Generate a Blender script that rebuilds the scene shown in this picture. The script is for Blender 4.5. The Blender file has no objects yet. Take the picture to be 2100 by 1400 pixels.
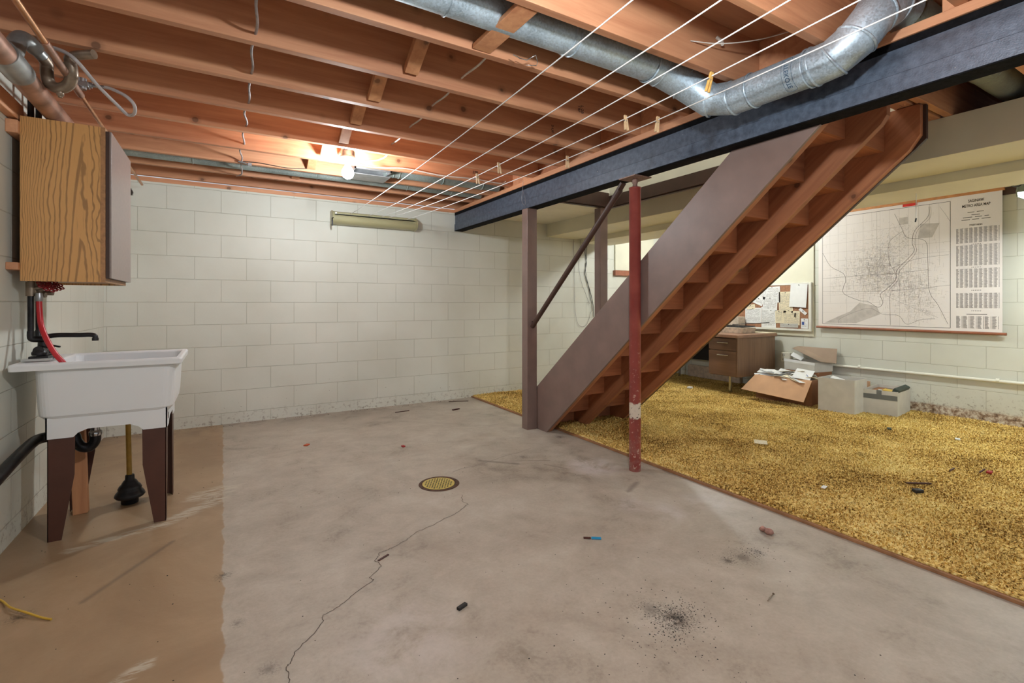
import bpy, math, random
import numpy as np
from mathutils import Vector, Matrix, noise
random.seed(7)
S = bpy.context.scene
COL = S.collection
PI = math.pi

# ------------------------------------------------------------------ camera
cam_d = bpy.data.cameras.new('camera')
cam = bpy.data.objects.new('camera', cam_d); COL.objects.link(cam)
cam.location = (0, 0, 1.11)
cam.rotation_euler = (PI/2, 0, -0.53779)
cam_d.sensor_width = 36.0
cam_d.lens = 993.4/2100*36
cam_d.shift_y = -(700-621.2)/2100
cam_d.clip_start = 0.02
S.camera = cam

# ------------------------------------------------------------------ world, exposure
w = bpy.data.worlds.new('world'); S.world = w; w.use_nodes = True
bg = w.node_tree.nodes['Background']
bg.inputs[0].default_value = (0.86, 0.94, 1.0, 1); bg.inputs[1].default_value = 0.62
S.view_settings.view_transform = 'Standard'; S.view_settings.look = 'None'
S.view_settings.gamma = 1.0; S.view_settings.exposure = 0.0
S.view_settings.use_curve_mapping = False
BULB1 = (0.79, 3.69, 2.068); BULB2 = (0.85, 0.66, 2.01); BULB3 = (4.95, 3.80, 2.08)
P_BULB1, P_BULB2, P_BULB3, P_TUBE = 52.0, 66.0, 52.0, 72.0

# ------------------------------------------------------------------ materials
def lin(c):
    return tuple(((v/255)/12.92 if v/255 <= .04045 else ((v/255+.055)/1.055)**2.4) for v in c)
class NT:
    def __init__(s, name):
        s.m = bpy.data.materials.new(name); s.m.use_nodes = True
        s.t = s.m.node_tree; s.b = s.t.nodes['Principled BSDF']
    def n(s, typ, ins=None, **kw):
        nd = s.t.nodes.new(typ)
        for k, v in kw.items(): setattr(nd, k, v)
        for k, v in (ins or {}).items(): s.set(nd.inputs[k], v)
        return nd
    def set(s, sock, v):
        if isinstance(v, bpy.types.NodeSocket): s.t.links.new(v, sock)
        elif isinstance(v, (tuple, list)) and sock.type == 'RGBA' and len(v) == 3: sock.default_value = (*v, 1)
        else: sock.default_value = v
    def math(s, op, a, b=0.0, clamp=False):
        nd = s.n('ShaderNodeMath', operation=op, use_clamp=clamp); s.set(nd.inputs[0], a); s.set(nd.inputs[1], b); return nd.outputs[0]
    def mix(s, f, a, b, blend='MIX'):
        nd = s.n('ShaderNodeMix', data_type='RGBA', blend_type=blend)
        s.set(nd.inputs[0], f); s.set(nd.inputs[6], a); s.set(nd.inputs[7], b); return nd.outputs[2]
    def pos(s):
        if not hasattr(s, '_p'):
            s._p = s.n('ShaderNodeNewGeometry').outputs['Position']
            x = s.n('ShaderNodeSeparateXYZ', {0: s._p}); s.X, s.Y, s.Z = x.outputs
        return s._p
    def noise(s, vec, scale, detail=4, rough=.5, dist=0.0):
        nd = s.n('ShaderNodeTexNoise', {'Vector': vec, 'Scale': scale, 'Detail': detail, 'Roughness': rough, 'Distortion': dist}); return nd.outputs[0]
    def ramp(s, f, stops):
        nd = s.n('ShaderNodeValToRGB', {0: f}); e = nd.color_ramp.elements
        while len(e) < len(stops): e.new(.5)
        for i, (p, c) in enumerate(stops):
            e[i].position = p; e[i].color = (*c, 1) if len(c) == 3 else c
        return nd.outputs[0]
    def step(s, f, a, b):
        nd = s.n('ShaderNodeMapRange', {0: f, 1: a, 2: b, 3: 0.0, 4: 1.0}, interpolation_type='SMOOTHSTEP'); return nd.outputs[0]
    def bump(s, h, strength=.3, dist=.01):
        nd = s.n('ShaderNodeBump', {'Height': h, 'Strength': strength, 'Distance': dist}); s.t.links.new(nd.outputs[0], s.b.inputs['Normal'])
    def xyz(s, x, y, z):
        nd = s.n('ShaderNodeCombineXYZ'); s.set(nd.inputs[0], x); s.set(nd.inputs[1], y); s.set(nd.inputs[2], z); return nd.outputs[0]
    def col(s, c): s.set(s.b.inputs['Base Color'], c)
    def fin(s, rough=.5, metal=0.0, spec=None):
        s.set(s.b.inputs['Roughness'], rough); s.set(s.b.inputs['Metallic'], metal)
        if spec is not None: s.b.inputs['Specular IOR Level'].default_value = spec
        return s.m
    def rad(s, cx, cy, r0, r1):   # 1 inside, 0 outside on the floor plane, ragged edge
        s.pos()
        dx = s.math('SUBTRACT', s.X, cx); dy = s.math('SUBTRACT', s.Y, cy)
        d = s.math('SQRT', s.math('ADD', s.math('MULTIPLY', dx, dx), s.math('MULTIPLY', dy, dy)))
        return s.step(d, r1, r0)
    def seg(s, a, b, w0, w1, wob=0.0):
        s.pos()
        L = math.hypot(b[0]-a[0], b[1]-a[1]); ux, uy = (b[0]-a[0])/L, (b[1]-a[1])/L
        dx = s.math('SUBTRACT', s.X, a[0]); dy = s.math('SUBTRACT', s.Y, a[1])
        al = s.math('ADD', s.math('MULTIPLY', dx, ux), s.math('MULTIPLY', dy, uy))
        pe = s.math('ABSOLUTE', s.math('SUBTRACT', s.math('MULTIPLY', dx, -uy), s.math('MULTIPLY', dy, -ux)))
        ov = s.math('MAXIMUM', s.math('SUBTRACT', s.math('MULTIPLY', al, -1.0), 0.0), s.math('SUBTRACT', al, L))
        d = s.math('ADD', pe, s.math('MAXIMUM', ov, 0.0))
        return s.step(d, w1, w0)

def plain(name, c, rough=.5, metal=0.0, var=.08, scale=18, bump=0.0, spec=None):
    t = NT(name); p = t.pos(); n = t.noise(p, scale, 5)
    d = tuple(v*(1-var*2) for v in lin(c)); l = tuple(min(1, v*(1+var)) for v in lin(c))
    t.col(t.ramp(n, [(.3, d), (.7, l)]))
    if bump: t.bump(t.noise(p, scale*6, 3), bump, .003)
    return t.fin(rough, metal, spec)

def wood(name, light, dark, axis='x', rough=.6, knots=True, grain=1.0, per=True):
    t = NT(name); p = t.pos()
    rnd = t.n('ShaderNodeObjectInfo').outputs['Random']
    off = t.math('MULTIPLY', rnd, 37.0)
    addv = t.n('ShaderNodeVectorMath', {0: p, 1: t.xyz(off, off, off)}, operation='ADD').outputs[0] if per else p
    k = .07
    sc = {'x': (k, 1, 1), 'y': (1, k, 1), 'z': (1, 1, k), 's': (1, k, 1)}[axis]
    mp = t.n('ShaderNodeMapping', {'Vector': addv, 'Scale': sc}, vector_type='POINT')
    if axis == 's':
        r = t.n('ShaderNodeMapping', {'Vector': addv, 'Rotation': (0.7183, 0, 0)}); t.t.links.new(r.outputs[0], mp.inputs[0])
    v = mp.outputs[0]
    n1 = t.noise(v, 26*grain, 6, .6, .6); n2 = t.noise(v, 5, 3, .5, .4)
    f = t.math('ADD', t.math('MULTIPLY', n1, .55), t.math('MULTIPLY', n2, .45))
    c = t.ramp(f, [(.32, lin(dark)), (.5, tuple((a+b)/2 for a, b in zip(lin(light), lin(dark)))), (.68, lin(light))])
    if knots:
        wob = t.n('ShaderNodeVectorMath', {0: addv, 1: t.xyz(t.math('MULTIPLY', n1, .02), t.math('MULTIPLY', n1, .02), t.math('MULTIPLY', n2, .02))}, operation='ADD').outputs[0]
        vo = t.n('ShaderNodeTexVoronoi', {'Vector': wob, 'Scale': 5.2})
        kn = t.math('ADD', t.step(vo.outputs['Distance'], .105, .05), t.math('MULTIPLY', t.step(vo.outputs['Distance'], .20, .10), .35), True)
        c = t.mix(t.math('MULTIPLY', kn, .7), c, lin(tuple(x*.42 for x in dark)))
    # board-to-board colour variation
    val = t.math('ADD', t.math('MULTIPLY', rnd, .28), .86)
    h = t.n('ShaderNodeHueSaturation', {'Color': c, 'Value': val}); t.col(h.outputs[0])
    t.bump(n1, .12, .002)
    return t.fin(rough)

def blockwall(name, axis, uoff, base_stain, rusty=None):
    t = NT(name); p = t.pos()
    u = t.math('ADD', t.X if axis == 'x' else t.Y, uoff + 40*.4064)
    v = t.math('ADD', t.Z, -1.117 + 20*.2032)
    br = t.n('ShaderNodeTexBrick', {'Vector': t.xyz(u, v, 0.0), 'Scale': 1.0, 'Mortar Size': .0034, 'Mortar Smooth': .7, 'Bias': 0.0,
             'Brick Width': .4064, 'Row Height': .2032, 'Color1': (.46, .46, .46), 'Color2': (.54, .54, .54), 'Mortar': (.5, .5, .5)}, offset=.5, offset_frequency=2)
    mort = br.outputs['Fac']
    cell = t.n('ShaderNodeSeparateColor', {0: br.outputs['Color']}).outputs[0]
    n = t.noise(p, 1.6, 4); fine = t.noise(p, 60, 3)
    base = t.ramp(n, [(.3, lin((203, 202, 190))), (.7, lin((217, 217, 207)))])
    base = t.mix(t.math('MULTIPLY', t.math('SUBTRACT', cell, .46), 1.6), base, lin((216, 214, 200)))
    base = t.mix(t.math('MULTIPLY', mort, .34), base, lin((150, 142, 120)))
    # grubby foot of the wall, flaked paint
    low = t.step(t.Z, base_stain, .0); nz = t.step(t.noise(p, 26, 6, .7), .52, .64)
    base = t.mix(t.math('MULTIPLY', t.math('MULTIPLY', low, nz), .6), base, lin((112, 88, 70)))
    sp = t.math('MULTIPLY', t.step(t.noise(p, 45, 2), .70, .74), t.step(t.Z, .45, .2))
    base = t.mix(t.math('MULTIPLY', sp, .6), base, lin((120, 100, 85)))
    if rusty:
        y0, y1, zt = rusty
        m = t.math('MULTIPLY', t.step(t.Y, y1+.15, y1-.1), t.step(t.Z, zt+.02, zt-.01))
        n2 = t.noise(p, 22, 6, .7)
        rc = t.ramp(n2, [(.32, lin((45, 34, 30))), (.45, lin((150, 122, 100))), (.56, lin((208, 196, 180))), (.7, lin((226, 220, 205)))])
        base = t.mix(m, base, rc)
        m2 = t.math('MULTIPLY', t.step(t.noise(p, 30, 5, .7), .56, .62), t.math('MULTIPLY', t.step(t.Y, y1+.3, y1-.1), t.step(t.Z, .33, .12)))
        base = t.mix(t.math('MULTIPLY', m2, .6), base, lin((122, 104, 90)))
    if axis == 'x':   # chipped hole beside the cabinet
        dx = t.math('SUBTRACT', t.X, -.675); dz = t.math('MULTIPLY', t.math('SUBTRACT', t.Z, 2.045), .7)
        d = t.math('SQRT', t.math('ADD', t.math('MULTIPLY', dx, dx), t.math('MULTIPLY', dz, dz)))
        d = t.math('ADD', d, t.math('MULTIPLY', t.math('SUBTRACT', t.noise(p, 30, 3), .5), .03))
        base = t.mix(t.step(d, .028, .016), base, lin((58, 48, 42)))
    t.col(base)
    h = t.math('ADD', t.math('MULTIPLY', mort, -1.0), t.math('MULTIPLY', fine, .10))
    t.bump(h, .55, .006)
    return t.fin(.5, 0, .35)

M = {}
M['wall_back'] = blockwall('painted block back', 'x', .625, .16)
M['wall_left'] = blockwall('painted block left', 'y', -5.155, .22)
M['wall_right'] = blockwall('painted block right', 'y', -1.585, .25, (1.0, 2.3, .11))

def floor_mat():
    t = NT('concrete floor'); p = t.pos()
    n1 = t.noise(p, 1.3, 8, .65, .5); n2 = t.noise(p, 5.5, 9, .7, .4); n3 = t.noise(p, 70, 4, .6)
    f = t.math('ADD', t.math('MULTIPLY', n1, .45), t.math('ADD', t.math('MULTIPLY', n2, .4), t.math('MULTIPLY', n3, .15)))
    c = t.ramp(f, [(.34, lin((132, 121, 108))), (.45, lin((168, 157, 143))), (.55, lin((182, 172, 158))), (.68, lin((198, 190, 179)))])
    # trowel arcs
    wv = t.n('ShaderNodeTexWave', {'Vector': p, 'Scale': .55, 'Distortion': 9.0, 'Detail': 3.0, 'Detail Scale': 1.1}, wave_type='RINGS', rings_direction='Z').outputs[1]
    c = t.mix(t.math('MULTIPLY', t.step(wv, .10, .0), .10), c, lin((118, 104, 93)))
    # whitish efflorescence near the post and mid floor
    for cx, cy, r, s in ((2.16, 2.55, .24, .55), (1.93, 1.95, .13, .35), (2.02, 1.78, .15, .35), (2.33, 1.75, .2, .25), (.55, 1.55, .3, .25)):
        m = t.math('MULTIPLY', t.rad(cx, cy, r*.3, r), t.step(n2, .38, .6)); c = t.mix(t.math('MULTIPLY', m, s), c, lin((206, 198, 198)))
    # tan paint on the left third
    edge = t.math('ADD', t.X, t.math('MULTIPLY', t.math('SUBTRACT', t.noise(p, 9, 4), .5), .05))
    tan = t.step(edge, .004, -.004)
    tc = t.ramp(n1, [(.35, lin((146, 120, 92))), (.55, lin((164, 138, 108))), (.7, lin((176, 150, 122)))])
    chips = t.step(t.noise(p, 20, 5, .65), .735, .75)
    tan = t.math('MULTIPLY', tan, t.math('SUBTRACT', 1.0, t.math('MULTIPLY', chips, .8)))
    c = t.mix(tan, c, tc)
    stx = t.n('ShaderNodeMapping', {'Vector': p, 'Rotation': (0, 0, .25), 'Scale': (3.0, 14.0, 1.0)}).outputs[0]
    streak = t.noise(stx, 3.0, 6, .7)
    for a, b, wd in (((-.60, 2.88), (-.28, 2.98), .045), ((-.28, 2.98), (.0, 3.22), .07), ((-.12, 3.3), (.02, 3.36), .12), ((-.20, 1.86), (-.27, 1.80), .04)):
        m = t.math('MULTIPLY', t.seg(a, b, wd*.3, wd), t.step(streak, .42, .56)); c = t.mix(t.math('MULTIPLY', m, .75), c, lin((198, 190, 172)))
    # dirt spots
    spk = t.step(t.noise(p, 130, 3, .7), .46, .6); spk2 = t.noise(p, 22, 5, .7)
    for cx, cy, r, s in ((1.363, 1.166, .11, 1.0), (1.33, 1.25, .10, .5), (1.95, 1.30, .10, .55), (2.043, 1.295, .05, 1.0), (1.868, 1.315, .05, .8), (-.0, 2.295, .05, .8), (-.62, 2.365, .06, .8), (.045, 1.93, .04, .5), (.12, 1.64, .05, .5), (1.86, 2.96, .09, .5), (2.40, 3.25, .1, .6)):
        m = t.math('MULTIPLY', t.rad(cx, cy, r*.15, r), t.math('MAXIMUM', spk, t.rad(cx, cy, 0.0, r*.55))); m = t.math('MULTIPLY', m, t.step(spk2, .30, .5))
        c = t.mix(t.math('MULTIPLY', m, s), c, lin((46, 38, 34)))
    for a, b, wd in (((1.55, 3.05), (1.75, 2.85), .03), ((1.70, 2.95), (1.98, 2.80), .012), ((1.9, 2.75), (1.98, 2.6), .012), ((2.05, 2.1), (2.2, 2.18), .03), ((-.45, 2.36), (-.2, 2.75), .02)):
        m = t.math('MULTIPLY', t.seg(a, b, 0, wd), .5); c = t.mix(m, c, lin((92, 80, 72)))
    # damp grime along the back wall
    g = t.math('MULTIPLY', t.step(t.Y, 4.6, 5.15), t.step(n2, .42, .62)); c = t.mix(t.math('MULTIPLY', g, .45), c, lin((96, 72, 60)))
    t.col(c); t.bump(t.math('ADD', n3, t.math('MULTIPLY', n2, 1.5)), .14, .004)
    r = t.math('SUBTRACT', .50, t.math('MULTIPLY', tan, .12)); t.set(t.b.inputs['Roughness'], r)
    t.b.inputs['Specular IOR Level'].default_value = .4
    return t.m
M['floor'] = floor_mat()
M['joist'] = wood('pine joist', (214, 158, 118), (170, 110, 78), 'x')
M['pine_y'] = wood('pine along beam', (220, 164, 124), (188, 128, 92), 'y')
M['pine_z'] = wood('pine upright', (212, 156, 112), (172, 112, 76), 'z')
M['stringer'] = wood('stair stringer pine', (190, 126, 86), (136, 80, 52), 's')
M['tread'] = wood('stair tread pine', (196, 128, 88), (142, 84, 54), 'x')
M['subfloor'] = wood('plywood subfloor', (196, 142, 104), (154, 100, 72), 'x', grain=.6)
M['brown_paint'] = plain('brown painted wood', (128, 106, 98), .42, 0, .07, 7, .1)
M['brown_trim'] = plain('dark brown trim', (72, 50, 42), .5, 0, .1, 9)
M['leg_brown'] = plain('brown enamelled steel', (84, 52, 42), .4, .1, .08, 9)
M['cream_panel'] = plain('cream painted panel', (216, 212, 192), .6, 0, .05, 2.5)
M['white_board'] = plain('white painted board', (236, 233, 220), .6, 0, .03, 3)
M['soffit'] = plain('grey green painted soffit', (226, 220, 194), .55, 0, .05, 2.2)
M['beam'] = None
def beam_mat(name, c1, c2, rough):
    t = NT(name); p = t.pos(); n = t.noise(p, 30, 6, .6); s = t.noise(p, 90, 2)
    c = t.ramp(n, [(.3, lin(c1)), (.7, lin(c2))])
    c = t.mix(t.step(s, .76, .79), c, lin((190, 186, 178))); t.col(c); t.bump(t.noise(p, 160, 3), .35, .002); return t.fin(rough, .15)
M['beam'] = beam_mat('dark steel beam paint', (58, 66, 80), (88, 99, 116), .40)
M['beam_black'] = plain('rough black steel', (20, 20, 23), .85, 0, .3, 40, .3, .1)  # near-black tone of the beam's top band and bottom face
def galv(name, c, rough=.34):
    t = NT(name); p = t.pos()
    v = t.n('ShaderNodeTexVoronoi', {'Vector': p, 'Scale': 150.0}); g = t.n('ShaderNodeSeparateColor', {0: v.outputs['Color']}).outputs[0]
    n = t.noise(p, 6, 5)
    f = t.math('ADD', t.math('MULTIPLY', g, .22), t.math('MULTIPLY', n, .78))
    t.col(t.ramp(f, [(.25, lin(tuple(x*.82 for x in c))), (.5, lin(c)), (.75, lin(tuple(min(255, x*1.15) for x in c)))]))
    t.set(t.b.inputs['Roughness'], t.math('ADD', t.math('MULTIPLY', g, .18), rough)); t.bump(g, .12, .002)
    t.set(t.b.inputs['Metallic'], .55); return t.m
M['galv'] = galv('galvanised duct steel', (176, 192, 204))
M['galv_dark'] = galv('darker galvanised steel', (140, 148, 144), .45)  # darker, rougher galvanised tone for the rear ducts and far duct run
def column_mat():
    t = NT('maroon column paint'); p = t.pos(); n = t.noise(p, 8, 4)
    c = t.ramp(n, [(.3, lin((124, 50, 46))), (.7, lin((150, 70, 62)))])
    ch = t.math('MULTIPLY', t.step(t.noise(p, 48, 4, .6), .615, .64), t.step(t.Z, 1.1, .2))
    c = t.mix(t.math('MULTIPLY', ch, .8), c, lin((206, 176, 160)))
    zz = t.math('ADD', t.Z, t.math('MULTIPLY', t.math('SUBTRACT', t.noise(p, 28, 3), .5), .05))
    band = t.math('MULTIPLY', t.step(zz, .348, .356), t.step(zz, .452, .444))
    wc = t.ramp(t.noise(p, 60, 4), [(.36, lin((70, 50, 46))), (.42, lin((214, 200, 184)))])
    c = t.mix(band, c, wc)
    lo = t.math('MULTIPLY', t.step(t.Z, .35, .02), t.step(t.noise(p, 20, 5), .45, .6)); c = t.mix(t.math('MULTIPLY', lo, .4), c, lin((150, 120, 110)))
    t.col(c); t.bump(t.noise(p, 40, 4), .15, .003); return t.fin(.33)
M['column'] = column_mat()
M['rust_steel'] = plain('rusty steel', (150, 120, 108), .6, .4, .2, 60)
M['copper'] = plain('aged copper pipe', (168, 130, 112), .38, .5, .22, 12)
M['copper_light'] = plain('bright copper tube', (196, 144, 104), .35, .8, .15, 14)
M['brass_dull'] = plain('tarnished fitting', (140, 122, 104), .4, .45, .25, 14)
M['solder'] = plain('soldered copper fitting', (150, 152, 150), .4, .5, .2, 12)
M['clear'] = plain('clear vinyl tube', (214, 210, 210), .18, 0, .05, 9)
M['clear'].node_tree.nodes['Principled BSDF'].inputs['Transmission Weight'].default_value = .45
M['cable'] = plain('white plastic cable', (206, 198, 188), .5, 0, .08, 30)
M['cable_grey'] = plain('dusty grey cable', (158, 146, 144), .6, 0, .15, 30)
M['black_wire'] = plain('black wire', (28, 26, 26), .5)
M['line'] = plain('white clothesline', (236, 234, 232), .5, 0, .02)
M['peg'] = plain('clothespin wood', (212, 178, 136), .65, 0, .1, 40)
M['peg_new'] = plain('fresh clothespin wood', (206, 160, 84), .6, 0, .1, 40)
M['reel'] = plain('olive cream enamel', (176, 170, 132), .32, 0, .03, 4)
M['black'] = plain('black plastic', (20, 20, 21), .45)
M['white_plastic'] = plain('white sink plastic', (226, 227, 228), .38, 0, .02, 2)
M['iron'] = plain('black iron', (44, 42, 44), .38, .5, .25, 30)
M['chrome'] = plain('chrome', (196, 196, 198), .18, .9, .05)
M['chrome_dull'] = plain('dull chrome', (164, 164, 166), .35, .8, .1)
M['red_hose'] = plain('red rubber hose', (186, 30, 40), .35, 0, .04)
M['red_metal'] = plain('red enamelled valve wheel', (132, 24, 30), .4, 0, .1)
M['rubber'] = plain('black rubber', (30, 32, 38), .42)
M['yellow_wood'] = plain('yellow plunger handle', (176, 138, 52), .45, 0, .12, 20)
M['porcelain'] = plain('porcelain', (206, 192, 178), .35, 0, .03)
M['cardboard'] = plain('brown cardboard', (198, 154, 118), .8, 0, .06, 6)
M['cardboard_dark'] = plain('brown cardboard inside', (150, 104, 72), .85, 0, .1, 6)
M['lid'] = plain('greyish brown card lid', (158, 136, 118), .8, 0, .05, 6)
M['box_white'] = plain('scuffed white cardboard', (204, 200, 192), .7, 0, .05, 9)
M['paper'] = plain('white paper', (232, 232, 232), .7, 0, .02)
M['paper_cream'] = plain('cream paper', (228, 216, 188), .7, 0, .02)
M['paper_grey'] = plain('grey paper', (190, 188, 184), .7, 0, .06)
M['tape'] = plain('grey duct tape', (110, 112, 110), .5, 0, .05)
M['cork'] = plain('cork', (158, 112, 84), .85, 0, .15, 50)
M['frame_white'] = plain('white frame', (226, 224, 216), .5, 0, .02)
M['ink_crack'] = plain('grey brown crack', (84, 74, 66), .9)  # grey-brown colour of the floor crack line
M['ink'] = plain('map ink grey', (128, 120, 118), .8)
M['ink_light'] = plain('pale map ink', (176, 168, 164), .8)
M['ink_dark'] = plain('dark ink', (52, 46, 46), .8)
M['ink_red'] = plain('red print', (206, 44, 34), .7)
M['ink_blue'] = plain('blue print', (54, 82, 150), .7)
M['ink_duct'] = plain('blue duct stamp ink', (62, 88, 112), .6)
M['map_paper'] = plain('map paper', (232, 224, 220), .62, 0, .02, 1.5)
M['map_grey'] = plain('grey map area', (198, 190, 184), .7)
M['rod'] = plain('varnished wooden map rod', (196, 134, 82), .5, 0, .1, 20)
M['rod_red'] = plain('reddish brown wooden rod', (150, 92, 68), .5, 0, .1, 20)
M['walnut_x'] = wood('walnut laminate front', (134, 100, 80), (84, 58, 44), 'y', .4, False, .7)
M['walnut_z'] = wood('walnut laminate side', (146, 114, 88), (106, 78, 60), 'z', .4, False, 1.2)
M['walnut_top'] = plain('walnut laminate top', (152, 116, 96), .35, 0, .08, 9)
M['dark'] = plain('dark recess panel', (26, 22, 22), .7)
M['stone'] = plain('pale stained plaster block', (196, 178, 160), .8, 0, .15, 24)
M['debris_black'] = plain('black scrap', (34, 30, 30), .6)
M['debris_red'] = plain('red scrap', (170, 30, 34), .5)
M['debris_orange'] = plain('orange scrap', (190, 86, 50), .6)
M['debris_blue'] = plain('blue scrap', (36, 146, 196), .4)
M['debris_pink'] = plain('pinkish scrap', (176, 130, 116), .7, 0, .2, 60)
M['debris_maroon'] = plain('maroon stick', (70, 34, 28), .6)
M['yellow_cord'] = plain('yellow cord', (218, 176, 62), .5)
M['lamp_green'] = plain('pale green grey lamp housing', (150, 160, 150), .4, 0, .03)
M['strip_wood'] = plain('tack strip wood', (158, 112, 76), .7, 0, .15, 14)
M['edge_orange'] = plain('floor drain yellow enamel', (202, 180, 96), .45, 0, .08, 30)
M['drain_rust'] = plain('rusty drain ring', (92, 66, 52), .7, .2, .25, 50)
M['green_dark'] = plain('dark green cloth binding', (60, 70, 62), .6)
M['yellow_card'] = plain('yellow card', (216, 184, 84), .6)

def oak_mat():
    t = NT('oak veneer'); p = t.pos()
    warp = t.noise(t.n('ShaderNodeMapping', {'Vector': p, 'Scale': (6, 6, 2.0)}).outputs[0], 1.0, 4, .6)
    u = t.math('SUBTRACT', t.math('ADD', t.X, t.math('MULTIPLY', t.math('SUBTRACT', warp, .5), .10)), -.595)
    u2 = t.math('MULTIPLY', t.math('MULTIPLY', u, u), 46.0)
    v = t.math('ADD', u2, t.math('MULTIPLY', t.Z, .42))
    v = t.math('ADD', v, t.math('MULTIPLY', t.math('ABSOLUTE', u), 3.0))
    v = t.math('ADD', v, t.math('MULTIPLY', t.math('SUBTRACT', warp, .5), .35))
    sn = t.math('SINE', t.math('MULTIPLY', v, 36.0))
    fib = t.noise(t.n('ShaderNodeMapping', {'Vector': p, 'Scale': (160, 160, 7)}).outputs[0], 1.0, 3, .7)
    f = t.math('ADD', t.math('MULTIPLY', t.step(sn, .45, .95), .85), t.math('MULTIPLY', t.step(fib, .56, .72), .35))
    c = t.mix(t.math('MULTIPLY', f, .74), lin((204, 152, 92)), lin((98, 62, 36)))
    c = t.mix(t.math('MULTIPLY', t.noise(p, 4, 2), .25), c, lin((214, 168, 108)))
    t.col(c); return t.fin(.42)
M['oak'] = oak_mat()
M['oak_edge'] = plain('oak edge', (168, 122, 80), .5, 0, .12, 60)
M['door_grey'] = plain('mauve grey cabinet door', (138, 124, 118), .35, 0, .05, 40)
M['door_edge'] = plain('dark cabinet door edge', (64, 42, 34), .5)

def carpet_mat():
    t = NT('gold shag carpet'); p = t.pos()
    n1 = t.noise(p, 75, 4, .65); n2 = t.noise(p, 2.2, 5, .6)
    f = t.math('ADD', t.math('MULTIPLY', n1, .72), t.math('MULTIPLY', n2, .28))
    c = t.ramp(f, [(.39, lin((100, 70, 32))), (.46, lin((200, 160, 86))), (.53, lin((244, 212, 130))), (.64, lin((255, 240, 178)))])
    # greener worn tone patches
    c = t.mix(t.math('MULTIPLY', t.step(t.noise(p, 1.1, 4), .5, .7), .25), c, lin((196, 172, 84)))
    dk = t.math('MULTIPLY', t.step(t.noise(p, 6, 4), .6, .75), .4); c = t.mix(dk, c, lin((104, 70, 34)))
    t.col(c); return t.fin(.9, 0, .1)
M['carpet'] = carpet_mat()

def emit(name, c, s):
    t = NT(name); t.set(t.b.inputs['Emission Color'], (*c, 1)); t.b.inputs['Emission Strength'].default_value = s
    t.col((.9, .9, .9)); return t.m

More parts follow.
